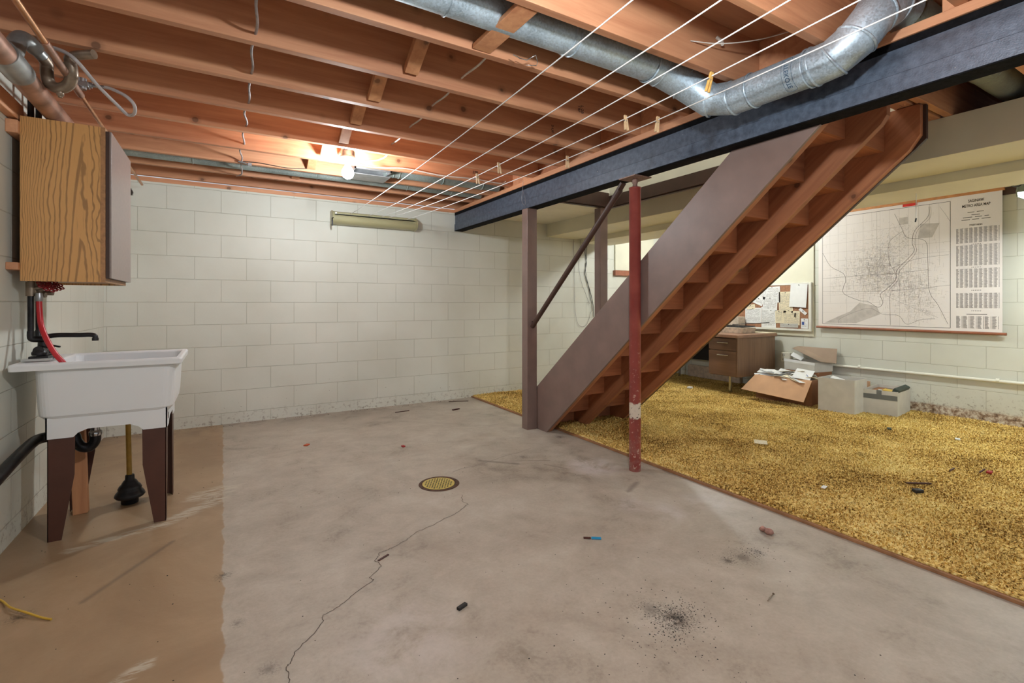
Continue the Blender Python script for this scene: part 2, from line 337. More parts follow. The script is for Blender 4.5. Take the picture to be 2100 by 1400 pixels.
# ------------------------------------------------------------------ mesh builder
def frame_of(d):
    d = Vector(d).normalized(); a = Vector((0, 0, 1)) if abs(d.z) < .9 else Vector((0, 1, 0))
    u = d.cross(a).normalized(); v = d.cross(u).normalized(); return u, v
class MB:
    def __init__(s): s.v = []; s.f = []; s.sm = []
    def add(s, vs, fs, smooth=False):
        o = len(s.v); s.v += [tuple(p) for p in vs]; s.f += [tuple(i+o for i in f) for f in fs]; s.sm += [smooth]*len(fs); return s
    def box(s, a, b, rot=None, piv=None):
        x0, y0, z0 = a; x1, y1, z1 = b
        vs = [Vector(p) for p in ((x0,y0,z0),(x1,y0,z0),(x1,y1,z0),(x0,y1,z0),(x0,y0,z1),(x1,y0,z1),(x1,y1,z1),(x0,y1,z1))]
        if rot is not None:
            c = Vector(piv) if piv is not None else (Vector(a)+Vector(b))/2
            vs = [rot @ (p-c) + c for p in vs]
        return s.add(vs, [(0,3,2,1),(4,5,6,7),(0,1,5,4),(1,2,6,5),(2,3,7,6),(3,0,4,7)])
    def obox(s, c, size, rz=0, rx=0, ry=0):
        R = Matrix.Rotation(rz, 3, 'Z') @ Matrix.Rotation(ry, 3, 'Y') @ Matrix.Rotation(rx, 3, 'X')
        h = Vector(size)/2; c = Vector(c); return s.box(c-h, c+h, R)
    def bar(s, p, q, w, h, up=(0, 0, 1)):
        p = Vector(p); q = Vector(q); d = (q-p).normalized(); u = d.cross(Vector(up)).normalized(); v = u.cross(d)
        vs = []
        for c in (p, q):
            for a, b in ((-1,-1),(1,-1),(1,1),(-1,1)): vs.append(c+u*a*w/2+v*b*h/2)
        return s.add(vs, [(0,1,2,3),(7,6,5,4),(0,4,5,1),(1,5,6,2),(2,6,7,3),(3,7,4,0)])
    def tube(s, path, r, n=12, cap=True, smooth=True):
        P = [Vector(p) for p in path]; m = len(P); rs = r if isinstance(r, (list, tuple)) else [r]*m
        T = [((P[min(i+1, m-1)]-P[max(i-1, 0)]).normalized()) for i in range(m)]
        u, v = frame_of(T[0]); vs = []
        for i in range(m):
            u = (u - T[i]*u.dot(T[i])).normalized(); v = T[i].cross(u)
            for k in range(n):
                a = 2*PI*k/n; vs.append(P[i] + (u*math.cos(a)+v*math.sin(a))*rs[i])
        fs = [(i*n+k, i*n+(k+1) % n, (i+1)*n+(k+1) % n, (i+1)*n+k) for i in range(m-1) for k in range(n)]
        s.add(vs, fs, smooth)
        if cap:
            s.add(vs[:n], [tuple(range(n))[::-1]]); s.add(vs[-n:], [tuple(range(n))])
        return s
    def lathe(s, prof, c, n=24, axis=(0, 0, 1), smooth=True):
        c = Vector(c); ax = Vector(axis).normalized(); u, v = frame_of(ax); vs = []
        for r, z in prof:
            for k in range(n):
                a = 2*PI*k/n; vs.append(c + ax*z + (u*math.cos(a)+v*math.sin(a))*r)
        m = len(prof)
        fs = [(i*n+k, i*n+(k+1) % n, (i+1)*n+(k+1) % n, (i+1)*n+k) for i in range(m-1) for k in range(n)]
        s.add(vs, fs, smooth)
        s.add(vs[:n], [tuple(range(n))[::-1]]); s.add(vs[-n:], [tuple(range(n))]); return s
    def prism(s, poly, axis, a, b):
        n = len(poly)
        def mk(p, t): return {'x': (t, p[0], p[1]), 'y': (p[0], t, p[1]), 'z': (p[0], p[1], t)}[axis]
        vs = [mk(p, a) for p in poly] + [mk(p, b) for p in poly]
        return s.add(vs, [tuple(range(n))[::-1], tuple(range(n, 2*n))] + [(i, (i+1) % n, n+(i+1) % n, n+i) for i in range(n)])
    def ribbon(s, pts, w, nrm):      # thin flat line on a surface
        P = [Vector(p) for p in pts]; nrm = Vector(nrm)
        L = []
        for i in range(len(P)):
            t = (P[min(i+1, len(P)-1)]-P[max(i-1, 0)]).normalized(); q = t.cross(nrm).normalized()*w/2; L += [P[i]-q, P[i]+q]
        return s.add(L, [(2*i, 2*i+1, 2*i+3, 2*i+2) for i in range(len(P)-1)])
    def build(s, name, mat, parent=None, bevel=0.0, fix=True):
        if parent is not None: off = parent['_o']; off = Vector(off)
        else:
            V = np.array(s.v); mn = V.min(0); mx = V.max(0); off = Vector(((mn[0]+mx[0])/2, (mn[1]+mx[1])/2, mn[2]))
        me = bpy.data.meshes.new(name); me.from_pydata([tuple(Vector(p)-off) for p in s.v], [], s.f)
        me.polygons.foreach_set('use_smooth', s.sm); me.update()
        if fix:
            import bmesh
            bm = bmesh.new(); bm.from_mesh(me); bmesh.ops.recalc_face_normals(bm, faces=bm.faces); bm.to_mesh(me); bm.free()
        me.materials.append(mat)
        o = bpy.data.objects.new(name, me); COL.objects.link(o)
        if parent is not None: o.parent = parent; o.location = Vector(off) - Vector(parent['_o'])
        else: o.location = off
        o['_o'] = tuple(off)
        if bevel:
            b = o.modifiers.new('bevel', 'BEVEL'); b.width = bevel; b.segments = 2; b.limit_method = 'ANGLE'; b.angle_limit = .6
        return o
def thing(name, loc, label, cat, group=None):
    o = bpy.data.objects.new(name, None); COL.objects.link(o); o.location = loc; o.empty_display_size = .1
    o['_o'] = tuple(loc); return tag(o, label, cat, group)
def tag(o, label=None, cat=None, group=None, kind=None):
    if label: o['label'] = label
    if cat: o['category'] = cat
    if group: o['group'] = group
    if kind: o['kind'] = kind
    return o
def struct(name, mb, mat, bevel=0.0):
    return tag(mb.build(name, mat, None, bevel), kind='structure')
def box(a, b): return MB().box(a, b)
def smooth_path(pts, k=6):
    P = [Vector(p) for p in pts]; out = []
    for i in range(len(P)-1):
        p0 = P[max(i-1, 0)]; p1 = P[i]; p2 = P[i+1]; p3 = P[min(i+2, len(P)-1)]
        for j in range(k):
            t = j/k; out.append(.5*((2*p1)+(p2-p0)*t+(2*p0-5*p1+4*p2-p3)*t*t+(3*p1-p0-3*p2+p3)*t**3))
    out.append(P[-1]); return out
def text_mesh(txt, size, mat, name, parent, fn, bold=0.0, align='CENTER'):
    c = bpy.data.curves.new('text', 'FONT'); c.body = txt; c.size = size; c.align_x = align; c.offset = bold; c.space_line = .95
    o = bpy.data.objects.new('text', c); COL.objects.link(o)
    me = bpy.data.meshes.new_from_object(o); COL.objects.unlink(o); bpy.data.objects.remove(o)
    vs = [fn(v.co.x, v.co.y) for v in me.vertices]; fs = [tuple(p.vertices) for p in me.polygons]
    m = MB(); m.add(vs, fs); r = m.build(name, mat, parent, fix=False); bpy.data.meshes.remove(me); return r

WY, LX, RX, YF = 5.155, -.845, 6.0, -1.6     # back wall, left wall, right wall, front extent
ZJ = 2.19                                     # underside of joists

# ------------------------------------------------------------------ room shell
struct('floor', box((LX-.2, YF, -.12), (RX+.2, WY+.2, 0)), M['floor'])
struct('wall_back', box((LX-.2, WY, 0), (RX+.2, WY+.2, 2.152)), M['wall_back'])
struct('wall_left', box((LX-.2, YF, 0), (LX, WY, 2.152)), M['wall_left'])
struct('wall_right', box((RX, YF, 0), (RX+.2, WY, 2.152)), M['wall_right'])
struct('trim_1', box((LX-.2, WY, 2.152), (RX+.2, WY+.2, ZJ)), M['joist'])
struct('trim_2', box((LX-.2, YF, 2.152), (LX, WY, ZJ)), M['pine_y'])
struct('trim_3', box((RX-.02, YF, 2.075), (RX+.2, WY, 2.14)), M['brown_trim'])
# subfloor overhead (with the stairwell left open)
sf = MB()
sf.box((LX-.2, YF, 2.425), (2.41, WY+.2, 2.445)); sf.box((2.41, YF, 2.425), (3.28, 1.2, 2.445)); sf.box((2.41, 3.62, 2.425), (3.28, WY+.2, 2.445)); sf.box((3.28, YF, 2.425), (RX+.2, WY+.2, 2.445))
struct('ceiling', sf, M['subfloor'])
# shaft up to the floor above
sh = MB(); sh.box((2.36, 1.19, 2.445), (2.41, 3.66, 4.4)); sh.box((3.28, 1.24, 2.165), (3.32, 3.66, 4.4)); sh.box((2.36, 3.62, 2.19), (3.32, 3.66, 4.4)); sh.box((2.36, 1.15, 2.445), (3.32, 1.19, 4.4)); sh.box((2.36, 1.15, 4.4), (3.32, 3.66, 4.45))
struct('wall_stairwell', sh, M['white_board'])
# painted ceiling right of the beam behind the stairs
pc = MB()
for i in range(8): pc.box((2.43, 3.655+i*.19, 2.13), (3.62, 3.655+i*.19+.187, 2.15))
pc.box((2.43, 3.655, 2.15), (3.62, WY, 2.16))
struct('ceiling_panel', pc, M['white_board'], .001)
struct('ceiling_right', box((4.5, YF, 2.19), (RX, WY, 2.21)), M['white_board'])

# ------------------------------------------------------------------ joists, blocking, bridging
ORD = ['first','second','third','fourth','fifth','sixth','seventh','eighth','ninth','tenth','eleventh','twelfth','thirteenth']
tag(box((LX-.15, 5.085, ZJ), (RX, 5.123, 2.425)).build('rim_joist', M['joist']), 'reddish rim joist lying along the top of the back block wall', 'joist')
joistY = {}
for i, k in enumerate(range(6, -7, -1)):
    y = 2.265+.403*k; joistY[k] = y
    tag(box((LX-.15, y, ZJ), (2.43, y+.038, 2.425)).build('ceiling_joist', M['joist'], None, .002),
        'exposed orange pine ceiling joist, %s from the rim joist on the back wall' % ORD[i], 'joist', 'exposed ceiling joists')
for n, k in enumerate((-3, -4, -5)):
    y = joistY[k]+.038
    tag(box((2.30, y, ZJ), (4.6, y+.038, 2.425)).build('ceiling_joist', M['joist'], None, .002),
        'lapped joist on the carpet side, %s' % ('beside the stair header', 'between the stair header and frame corner', 'nearest the camera')[n], 'joist', 'lapped joists right of the beam')
# blocking over the beam
for k in range(-2, 7):
    y0 = joistY[k-1]+.038 if k > -3 else joistY[k-1]+.076
    y0 = joistY[k-1]+.038
    x = 2.32 + (k % 2)*.012
    tag(box((x, y0, ZJ), (x+.038, joistY[k], 2.425)).build('blocking_board', M['tread'] if k % 2 else M['joist'], None, .002),
        'wooden block over the steel beam between the %s and %s joists from the back wall' % (ORD[6-k], ORD[7-k]), 'block', 'blocking boards over the beam')
# cross bridging pieces
def bridge(x, ka, kb, lab, lo_at_far=True):
    ya = joistY[ka]+.038; yb = joistY[kb]
    p, q = ((x, ya+.02, 2.40), (x, yb-.015, 2.222)) if lo_at_far else ((x, ya+.02, 2.222), (x, yb-.015, 2.40))
    mb = MB().bar(p, q, .066, .038)
    return tag(mb.build('bridging_piece', M['pine_z'], None, .003), lab, 'bridging', 'short wooden bridging pieces')
bridge(.775, -1, 0, 'short slanted wood brace between joists, nearest after the duct')
bridge(.705, 0, 1, 'short slanted wood brace with a round bite out of its edge')
bridge(.70, 1, 2, 'short slanted wood brace, third row out from the duct')
bridge(.71, 2, 3, 'short slanted wood brace just in front of the light bulb bay')
bridge(.655, 3, 4, 'glaring lit wood brace directly beside the light bulb')
bridge(.62, 4, 5, 'small wood brace behind the bulb by the thin duct')
bridge(.55, 5, 6, 'small dark wood brace close to the back wall')
tag(MB().bar((.965, joistY[-2]+.045, 2.203), (.955, joistY[-1]-.003, 2.203), .088, .02).build('bridging_piece', M['pine_z'], None, .003),
    'flat wooden brace nailed under the large round duct', 'bridging', 'short wooden bridging pieces')

# ------------------------------------------------------------------ steel beam, plate, column
bt = thing('steel_beam', (2.35, 1.8, 1.944), 'long dark blue grey painted steel beam carrying the joists', 'beam')
YB0, YB1 = YF, WY+.1
pf = [(2.300, 1.944), (2.400, 1.944), (2.400, 2.020), (2.393, 2.024), (2.393, 2.122), (2.307, 2.122), (2.307, 2.024), (2.300, 2.020)]
m = MB(); m.prism([(x, z) for x, z in pf], 'y', YB0, YB1); m.build('web', M['beam'], bt)
MB().box((2.303, YB0, 2.122), (2.397, YB1, 2.152)).build('top_flange', M['beam_black'], bt)
MB().box((2.298, YB0, 1.941), (2.402, YB1, 1.9465)).build('bottom_flange', M['beam_black'], bt)
tag(box((2.292, YF, 2.152), (2.424, WY, ZJ)).build('beam_plate', M['pine_y'], None, .003), 'pine board lying flat on top of the steel beam', 'board')
jp = thing('support_column', (2.35, 2.345, 0), 'maroon steel jack post with a white paint band near its foot', 'column')
MB().lathe([(.038, 0), (.038, 1.868), (.040, 1.869), (.040, 1.876), (.019, 1.876)], (2.35, 2.345, 0), 32).build('tube', M['column'], jp)
scr = MB(); scr.lathe([(.014, 1.872), (.014, 1.90), (.018, 1.905), (.018, 1.925), (.014, 1.934)], (2.35, 2.345, 0), 20); scr.build('screw', M['rust_steel'], jp)
MB().box((2.275, 2.27, 1.933), (2.425, 2.42, 1.9405)).build('top_plate', M['rust_steel'], jp, .001)
scr = MB()
for z in (1.885, 1.892): scr.tube([(2.35+.015*math.cos(a), 2.345+.015*math.sin(a), z) for a in np.linspace(0, 2*PI, 17)], .0015, 6, False)
scr.build('thread', M['rust_steel'], jp)

# ------------------------------------------------------------------ stairs
st = thing('staircase', (2.82, 2.4, 0), 'open wooden basement staircase seen from below under the steel beam', 'staircase')
RUN, RISE = .2065, .18
def jy(k): return 2.33-RUN*k
def jz(k): return 1.067+RISE*k
def zb(y): return 1.067-.8717*(y-2.33)-.130
skirt = [(3.575, 0), (3.575, .370), (1.744, 1.872), (1.365, 2.185), (.925, 2.185), (1.209, 1.934), (3.426, 0)]
MB().prism(skirt, 'x', 2.386, 2.404).build('skirt_board', M['brown_paint'], st, .002)
def stringer(x0, x1, off=0.0, name='stringer'):
    # sawtooth top following the undersides of treads and backs of risers
    top = []
    for k in range(-5, 6):
        top.append((jy(k)+RUN-.0, jz(k))); top.append((jy(k), jz(k)))
    poly = [(3.402+off, .002), (jy(-5)+RUN, .002)] + top + [(jy(5), 2.186), (1.095, 2.186), (1.095, 2.03), (1.12, zb(1.12)+off)]
    return MB().prism(poly, 'x', x0, x1).build(name, M['stringer'], st, .001)
stringer(2.404, 2.442, .022); stringer(2.785, 2.823)
poly = [(3.395, .002), (3.60, .002), (3.60, .34), (1.482, 2.186), (1.115, 2.186), (1.115, 2.02), (1.165, zb(1.165)-.006)]
MB().prism(poly, 'x', 3.225, 3.262).build('stringer', M['stringer'], st, .002)
poly = [(3.40, .0), (3.62, .0), (3.62, .36), (1.525, 2.186), (1.10, 2.186), (1.10, 2.0), (1.15, zb(1.15)-.012)]
MB().prism(poly, 'x', 3.262, 3.285).build('skirt_board', M['brown_trim'], st, .002)
for k in range(-5, 6):
    MB().box((2.405, jy(k), jz(k)), (3.224, jy(k)+RUN+.028, jz(k)+.028)).build('tread', M['tread'], st, .004)
for k in range(-6, 6):
    z0 = max(.002, jz(k)); MB().box((2.405, jy(k)-.018, z0), (3.224, jy(k), 2.186 if k == 5 else jz(k+1)-.001)).build('riser', M['tread'], st)
hd = MB(); hd.box((2.43, 1.15, ZJ), (3.61, 1.188, 2.425)); hd.box((2.43, 1.19, ZJ), (3.61, 1.232, 2.425))
tag(hd.build('stair_header', M['joist'], None, .002), 'doubled pine header across the top of the stairs', 'joist')
# opening trim
tr = thing('stairwell_trim', (3.0, 3.0, 2.05), 'dark brown boards edging the stairwell opening in the ceiling', 'trim')
MB().box((2.43, 3.60, 2.055), (3.255, 3.62, 2.19)).build('board', M['brown_trim'], tr)
MB().box((2.43, 3.62, 2.045), (3.29, 3.66, 2.065)).build('board', M['brown_trim'], tr)
MB().box((3.255, 1.24, 2.055), (3.275, 3.62, 2.16)).build('board', M['brown_trim'], tr)
MB().box((3.275, 1.24, 2.045), (3.31, 3.66, 2.065)).build('board', M['brown_trim'], tr)
# posts and handrail
tag(box((2.283, 3.566, 0), (2.384, 3.655, 1.941)).build('stair_post', M['brown_paint'], None, .003), 'square brown newel post under the steel beam at the foot of the stairs', 'post')
tag(box((3.17, 3.625, 0.02), (3.262, 3.715, 2.045)).build('stair_post', M['brown_paint'], None, .003), 'square brown post on the far side of the stairs', 'post')
hr = thing('handrail', (2.345, 3.54, .9), 'round dark brown handrail slanting from newel post to steel beam', 'handrail')
MB().tube([(2.335, 3.565, .905), (2.335, 2.47, 1.885)], .021, 20).build('rail', M['brown_trim'], hr)
MB().bar((2.335, 2.53, 1.835), (2.335, 2.44, 1.925), .04, .018).build('bracket', M['brown_trim'], hr)
MB().bar((2.335, 3.565, .925), (2.345, 3.535, .935), .01, .05).build('bracket', M['iron'], hr)

# ------------------------------------------------------------------ soffits over the carpet
def soff(x0, x1, z0, z1, y1, lab):
    return tag(box((x0, YF, z0), (x1, y1, z1)).build('duct_soffit', M['soffit'], None, .002), lab, 'soffit')
soff(3.60, 4.085, 1.965, 2.19, WY-.001, 'wide grey green boxed soffit running beside the stair opening')
soff(4.09, 4.58, 1.902, 2.185, 5.04, 'lower boxed soffit hanging nearer the map wall')
# ------------------------------------------------------------------ ducts
def ring(mb, p, d, r, w=.004, n=28):
    p = Vector(p); d = Vector(d).normalized(); mb.tube([p-d*w, p-d*w*.4, p+d*w*.4, p+d*w], [r, r+.005, r+.005, r], n, False)
DR = .076
du = thing('round_duct', (1.6, 1.5, 2.19), 'large shiny galvanised duct bending from joist bay down along the beam', 'duct')
m = MB(); m.tube([(-.7, 1.68, 2.268), (1.80, 1.68, 2.268)], DR, 36, False)
for x in (.2, .72, 1.28, 1.31): ring(m, (x, 1.68, 2.268), (1, 0, 0), DR)
m.build('pipe', M['galv'], du)
def gore(path, r, parent, name='elbow'):
    mb = MB(); mb.tube(path, r, 36, False, True)
    for i in range(len(path)-1):
        a = Vector(path[i]); b = Vector(path[i+1])
        ring(mb, a, b-a, r, .006, 36)
    return mb.build(name, M['galv'], parent)
gore([(1.78, 1.68, 2.266), (1.86, 1.68, 2.262), (1.99, 1.65, 2.215), (2.09, 1.575, 2.125), (2.13, 1.47, 2.105), (2.135, 1.38, 2.106)], DR+.002, du)
m = MB(); m.tube([(2.135, 1.42, 2.106), (2.145, 1.06, 2.106)], DR, 36, False); ring(m, (2.143, 1.12, 2.106), (0, 1, 0), DR+.002); ring(m, (2.137, 1.37, 2.106), (0, 1, 0), DR+.002); m.build('pipe', M['galv'], du)
gore([(2.145, 1.10, 2.106), (2.147, 1.03, 2.110), (2.155, .95, 2.155), (2.19, .90, 2.235), (2.27, .88, 2.285), (2.36, .875, 2.295)], DR+.003, du)
m = MB(); m.tube([(2.34, .875, 2.295), (4.2, .875, 2.30)], DR, 36, False); ring(m, (3.3, .875, 2.30), (1, 0, 0), DR); m.build('pipe', M['galv_dark'], du)
def on_duct(u, v, yc=1.17, a0=3.45):   # u around, v along -Y
    a = a0 + u/(DR+.0012); r = DR+.0012
    return (2.142 + r*math.cos(a), yc - v, 2.106 + r*math.sin(a))
text_mesh('TITEKOTE', .027, M['ink_duct'], 'stamp', du, lambda x, y: on_duct(x, -y), .0004)
m = MB()
bx = [(-.075, -.012), (.075, -.012), (.082, -.004), (.082, .022), (.075, .03), (-.075, .03), (-.082, .022), (-.082, -.004), (-.075, -.012)]
pts = []
for i in range(len(bx)-1):
    for t in np.linspace(0, 1, 8, endpoint=False): pts.append(on_duct(bx[i][0]*(1-t)+bx[i+1][0]*t, -(bx[i][1]*(1-t)+bx[i+1][1]*t)))
pts.append(pts[0]); m.tube(pts, .0007, 5, False); m.build('stamp_outline', M['ink_duct'], du)
# thin ducts near the back wall
du2 = thing('thin_duct', (.9, 4.46, 2.18), 'thin galvanised duct across the joists nearest the back wall', 'duct')
m = MB(); m.tube([(LX+.02, 4.47, 2.236), (2.28, 4.47, 2.236)], .05, 24, True)
for x in (-.2, .7, 1.5, 1.95): ring(m, (x, 4.47, 2.236), (1, 0, 0), .05)
m.build('pipe', M['galv_dark'], du2)
du3 = thing('register_duct', (1.6, 4.1, 2.18), 'galvanised duct running right from the ceiling register by the bulb', 'duct')
m = MB(); m.tube([(1.18, 4.09, 2.24), (2.28, 4.09, 2.24)], .055, 24)
for x in (1.25, 1.3, 1.7, 2.1): ring(m, (x, 4.09, 2.24), (1, 0, 0), .055)
m.build('pipe', M['galv_dark'], du3)
rg = thing('ceiling_register', (1.02, 4.09, 2.17), 'white metal register boot beside the glaring bulb', 'register')
m = MB(); m.box((.90, 3.95, 2.186), (1.20, 3.962, 2.30)); m.box((.90, 4.238, 2.186), (1.20, 4.25, 2.30)); m.box((.90, 3.95, 2.186), (.912, 4.25, 2.30)); m.box((1.188, 3.95, 2.186), (1.20, 4.25, 2.30)); m.box((.90, 3.95, 2.30), (1.20, 4.25, 2.31)); m.build('boot', M['chrome_dull'], rg)
m = MB(); m.box((.88, 4.06, 2.172), (1.22, 4.275, 2.178)); m.build('damper_plate', M['chrome_dull'], rg)

# ------------------------------------------------------------------ lamps
def bulb(loc, power, lab, name='light_bulb', r=.043, visible=True):
    x, y, z = loc
    t = thing(name, (x, y, z), lab, 'light bulb')
    e = emit('glowing bulb', (.90, .97, 1.0), power*1.0/(PI*4*PI*r*r)*1.0)
    prof = [(.004, -r), (r*.45, -r*.9), (r*.75, -r*.66), (r*.97, -r*.25), (r, .0), (r*.93, r*.4), (r*.7, r*.85), (r*.42, r*1.3), (r*.35, r*1.55), (.002, r*1.6)]
    MB().lathe(prof, loc, 24).build('glass', e, t)
    MB().lathe([(.013, r*1.5), (.0135, r*2.0)], loc, 16).build('screw_base', M['chrome'], t)
    return t
bulb(BULB1, P_BULB1, 'glaring bare light bulb in a porcelain holder between the joists')
def holder(loc, r, lab):
    x, y, z = loc; z0 = z+r*1.75
    t = thing('lamp_holder', (x, y, z0), lab, 'lamp holder')
    MB().lathe([(.026, 0), (.03, .012), (.045, .025), (.055, .034), (.055, .045)], (x, y, z0), 28).build('porcelain_socket', M['porcelain'], t)
    m = MB(); m.lathe([(.052, .0452), (.052, .085)], (x, y, z0), 8); m.build('junction_box', M['chrome_dull'], t)
    m = MB(); m.bar((x-.02, y-.20, z0+.10), (x-.02, y+.17, z0+.10), .03, .02); m.build('hanger_bar', M['chrome_dull'], t)
    return t
holder(BULB1, .043, 'white porcelain lamp holder above the glaring bulb')
bulb(BULB2, P_BULB2, 'bare light bulb overhead near the camera, above the frame')
holder(BULB2, .043, 'porcelain lamp holder overhead near the camera')
bulb(BULB3, P_BULB3, 'bare light bulb on the ceiling behind the stairs', r=.04)
m = MB(); m.lathe([(.026, .06), (.05, .085), (.05, .108)], BULB3, 24)
tag(m.build('lamp_holder', M['porcelain']), 'porcelain lamp holder on the ceiling behind the stairs', 'lamp holder')
bulb((2.84, 2.3, 4.05), 34.0, 'added unseen bulb brightening the stairwell from its top')  # unseen bulb added to brighten the stairwell opening
m = MB(); m.lathe([(.026, .06), (.05, .085), (.05, .34)], (2.84, 2.3, 4.05), 24)  # holder shape for the added stairwell bulb
tag(m.build('lamp_holder', M['porcelain']), 'added holder for the unseen stairwell bulb', 'lamp holder')
# shop light at the right edge
fx = thing('shop_light', (5.0, .6, 1.93), 'pale green grey hanging shop light at the right frame edge', 'lamp')
m = MB(); m.prism([(4.93, 2.02), (5.09, 2.02), (5.155, 1.90), (5.145, 1.90), (5.085, 2.01), (4.935, 2.01), (4.875, 1.90), (4.865, 1.90)], 'y', .02, 1.12); m.build('hood', M['lamp_green'], fx)
m = MB(); m.prism([(4.925, 2.022), (5.095, 2.022), (5.16, 1.90), (5.15, 1.868), (4.875, 1.868), (4.86, 1.90)], 'y', 1.12, 1.128); m.build('end_plate', M['lamp_green'], fx)
te = emit('fluorescent tube', (.92, 1.0, 1.0), P_TUBE*.5/(PI*2*PI*.016*1.0))
for x in (4.96, 5.06): MB().tube([(x, .06, 1.945), (x, 1.08, 1.945)], .016, 14).build('tube', te, fx)
MB().tube(smooth_path([(4.582, 1.12, 1.96), (4.66, 1.11, 1.925), (4.80, 1.10, 1.93), (4.94, 1.09, 2.0), (4.96, 1.08, 2.024)]), .004, 8).build('cord', M['black_wire'], fx)
for y in (.2, .95): tag(MB().tube([(5.01, y, 2.02), (5.01, y, 2.192)], .0025, 6).build('lamp_chain', M['chrome_dull']), 'thin chain holding the shop light to the ceiling, %s' % ('nearer end' if y < .5 else 'farther end'), 'chain')

# ------------------------------------------------------------------ electric cables
wp = [(.10, joistY[-3], 2.235)]
rr = random.Random(3)
for k in range(-3, 5):
    y = joistY[k]
    wp += [(.115+.003*k, y+.02, 2.225), (.11+rr.uniform(-.006, .006), y+.15, 2.215+rr.uniform(-.004, .004)), (.12+rr.uniform(-.008, .008), y+.29, 2.213)]
wp += [(.125, joistY[5]-.05, 2.21), (.12, joistY[5]+.04, 2.186), (.13, 4.45, 2.178), (.13, 4.62, 2.18), (.10, 4.8, 2.205)]
tag(MB().tube(smooth_path(wp, 5), .0055, 8).build('electric_cable', M['cable_grey']), 'grey cable threaded through the joists at left, running to the back wall', 'cable')
wp = []
for k in range(-2, 4):
    wp += [(1.05, joistY[k]-.01, 2.262), (1.052, joistY[k]+.2, 2.250)]
tag(MB().tube(smooth_path(wp[:-1], 5), .005, 8).build('electric_cable', M['cable']), 'pale cable threaded through the middle of the joists right of the bulb', 'cable')
tag(MB().tube(smooth_path([(.84, 3.72, 2.17), (.95, 3.80, 2.172), (1.10, 3.85, 2.19), (1.30, 3.866, 2.215), (1.6, 3.867, 2.20), (1.9, 3.867, 2.212), (2.18, 3.867, 2.206), (2.24, 3.868, 2.23)]), .006, 8).build('electric_cable', M['cable']), 'white cable sagging right from the bulb holder along a joist', 'cable')
tag(MB().tube(smooth_path([(.83, 3.68, 2.165), (.92, 3.66, 2.172), (1.0, 3.64, 2.185), (1.05, 3.6, 2.21), (1.05, 3.53, 2.24)]), .006, 8).build('electric_cable', M['cable']), 'white cable hooking up from the bulb holder to the nearer joist', 'cable')
tag(MB().tube(smooth_path([(.13, 4.268, 2.20), (.25, 4.266, 2.205), (.45, 4.268, 2.195), (.62, 4.27, 2.215)]), .003, 6).build('electric_wire', M['black_wire']), 'thin dark wire along the joist left of the bulb', 'wire')
m = MB(); m.tube([(.10, 4.262, 2.196), (.14, 4.262, 2.19), (.18, 4.262, 2.178)], .006, 8); m.box((.165, 4.25, 2.17), (.19, 4.268, 2.192))
tag(m.build('cable_clamp', M['chrome_dull']), 'small metal cable clamp where the grey cable meets a joist', 'clamp')
tag(MB().tube(smooth_path([(-.62, joistY[0]-.008, 2.30), (-.50, joistY[0]-.01, 2.262), (-.36, joistY[0]-.01, 2.262), (-.22, joistY[0]-.01, 2.32), (-.2, joistY[0]-.008, 2.40)]), .007, 8).build('electric_cable', M['cable_grey']), 'pale cable drooping in an arc across the joist at top left', 'cable')
tag(MB().tube(smooth_path([(1.80, 1.455, 2.285), (1.93, 1.40, 2.283), (2.06, 1.30, 2.290), (2.16, 1.18, 2.31), (2.2, 1.10, 2.33)]), .0025, 8).build('electric_wire', M['cable']), 'thin pale wire above the duct bend near the beam', 'wire')
tag(MB().tube([(1.98, 1.455, 2.352), (2.0, 1.44, 2.33), (1.99, 1.43, 2.31)], .008, 8).build('cable_staple', M['cable']), 'small white cable clip on the wide joist', 'clip')
# wire hook hanging before the beam, and bent wire on the duct
tag(MB().tube(smooth_path([(2.286, 3.64, 2.19), (2.285, 3.65, 2.10), (2.284, 3.66, 2.02), (2.285, 3.62, 1.975), (2.285, 3.60, 2.0), (2.286, 3.64, 2.10)]), .0014, 6).build('wire_hook', M['chrome_dull']), 'thin bent wire hook hanging in front of the beam', 'hook')
tag(MB().tube([(1.08, 1.80, 2.186), (1.11, 1.80, 2.18), (1.12, 1.82, 2.19), (1.15, 1.80, 2.18), (1.17, 1.76, 2.19), (1.20, 1.79, 2.18), (1.22, 1.83, 2.186), (1.17, 1.84, 2.18)], .0022, 6).build('wire_hanger', M['chrome']), 'bent wire hanger poking out under the large duct', 'hanger')

# ------------------------------------------------------------------ clothesline reel, lines, pegs
rl = thing('clothesline_reel', (1.38, 5.08, 1.9), 'olive cream retractable clothesline housing on the back wall', 'clothesline reel')
arc = [(5.155, 1.905), (5.155, 2.03), (5.09, 2.032), (5.075, 2.022), (5.075, 1.996), (5.045, 1.990), (5.036, 1.975)]
arc += [(5.10-.066*math.cos(a), 1.957-.052*math.sin(a)) for a in np.linspace(.1, PI/2, 7)]
MB().prism([(y, z) for y, z in arc], 'x', .945, 1.80).build('housing', M['reel'], rl, .003)
endp = [(5.155, 1.90), (5.155, 2.036), (5.085, 2.038)] + [(5.095-.072*math.cos(a), 1.967-.066*math.sin(a)) for a in np.linspace(-1.3, PI/2, 12)]
MB().prism(endp, 'x', .93, .945).build('end_cap', M['reel'], rl, .002)
MB().prism(endp, 'x', 1.80, 1.815).build('end_cap', M['reel'], rl, .002)
MB().box((.96, 5.04, 1.9955), (1.785, 5.074, 2.0)).build('slot', M['black'], rl)
MB().box((.958, 5.0405, 1.9955), (.975, 5.05, 2.018)).build('tab', M['frame_white'], rl)
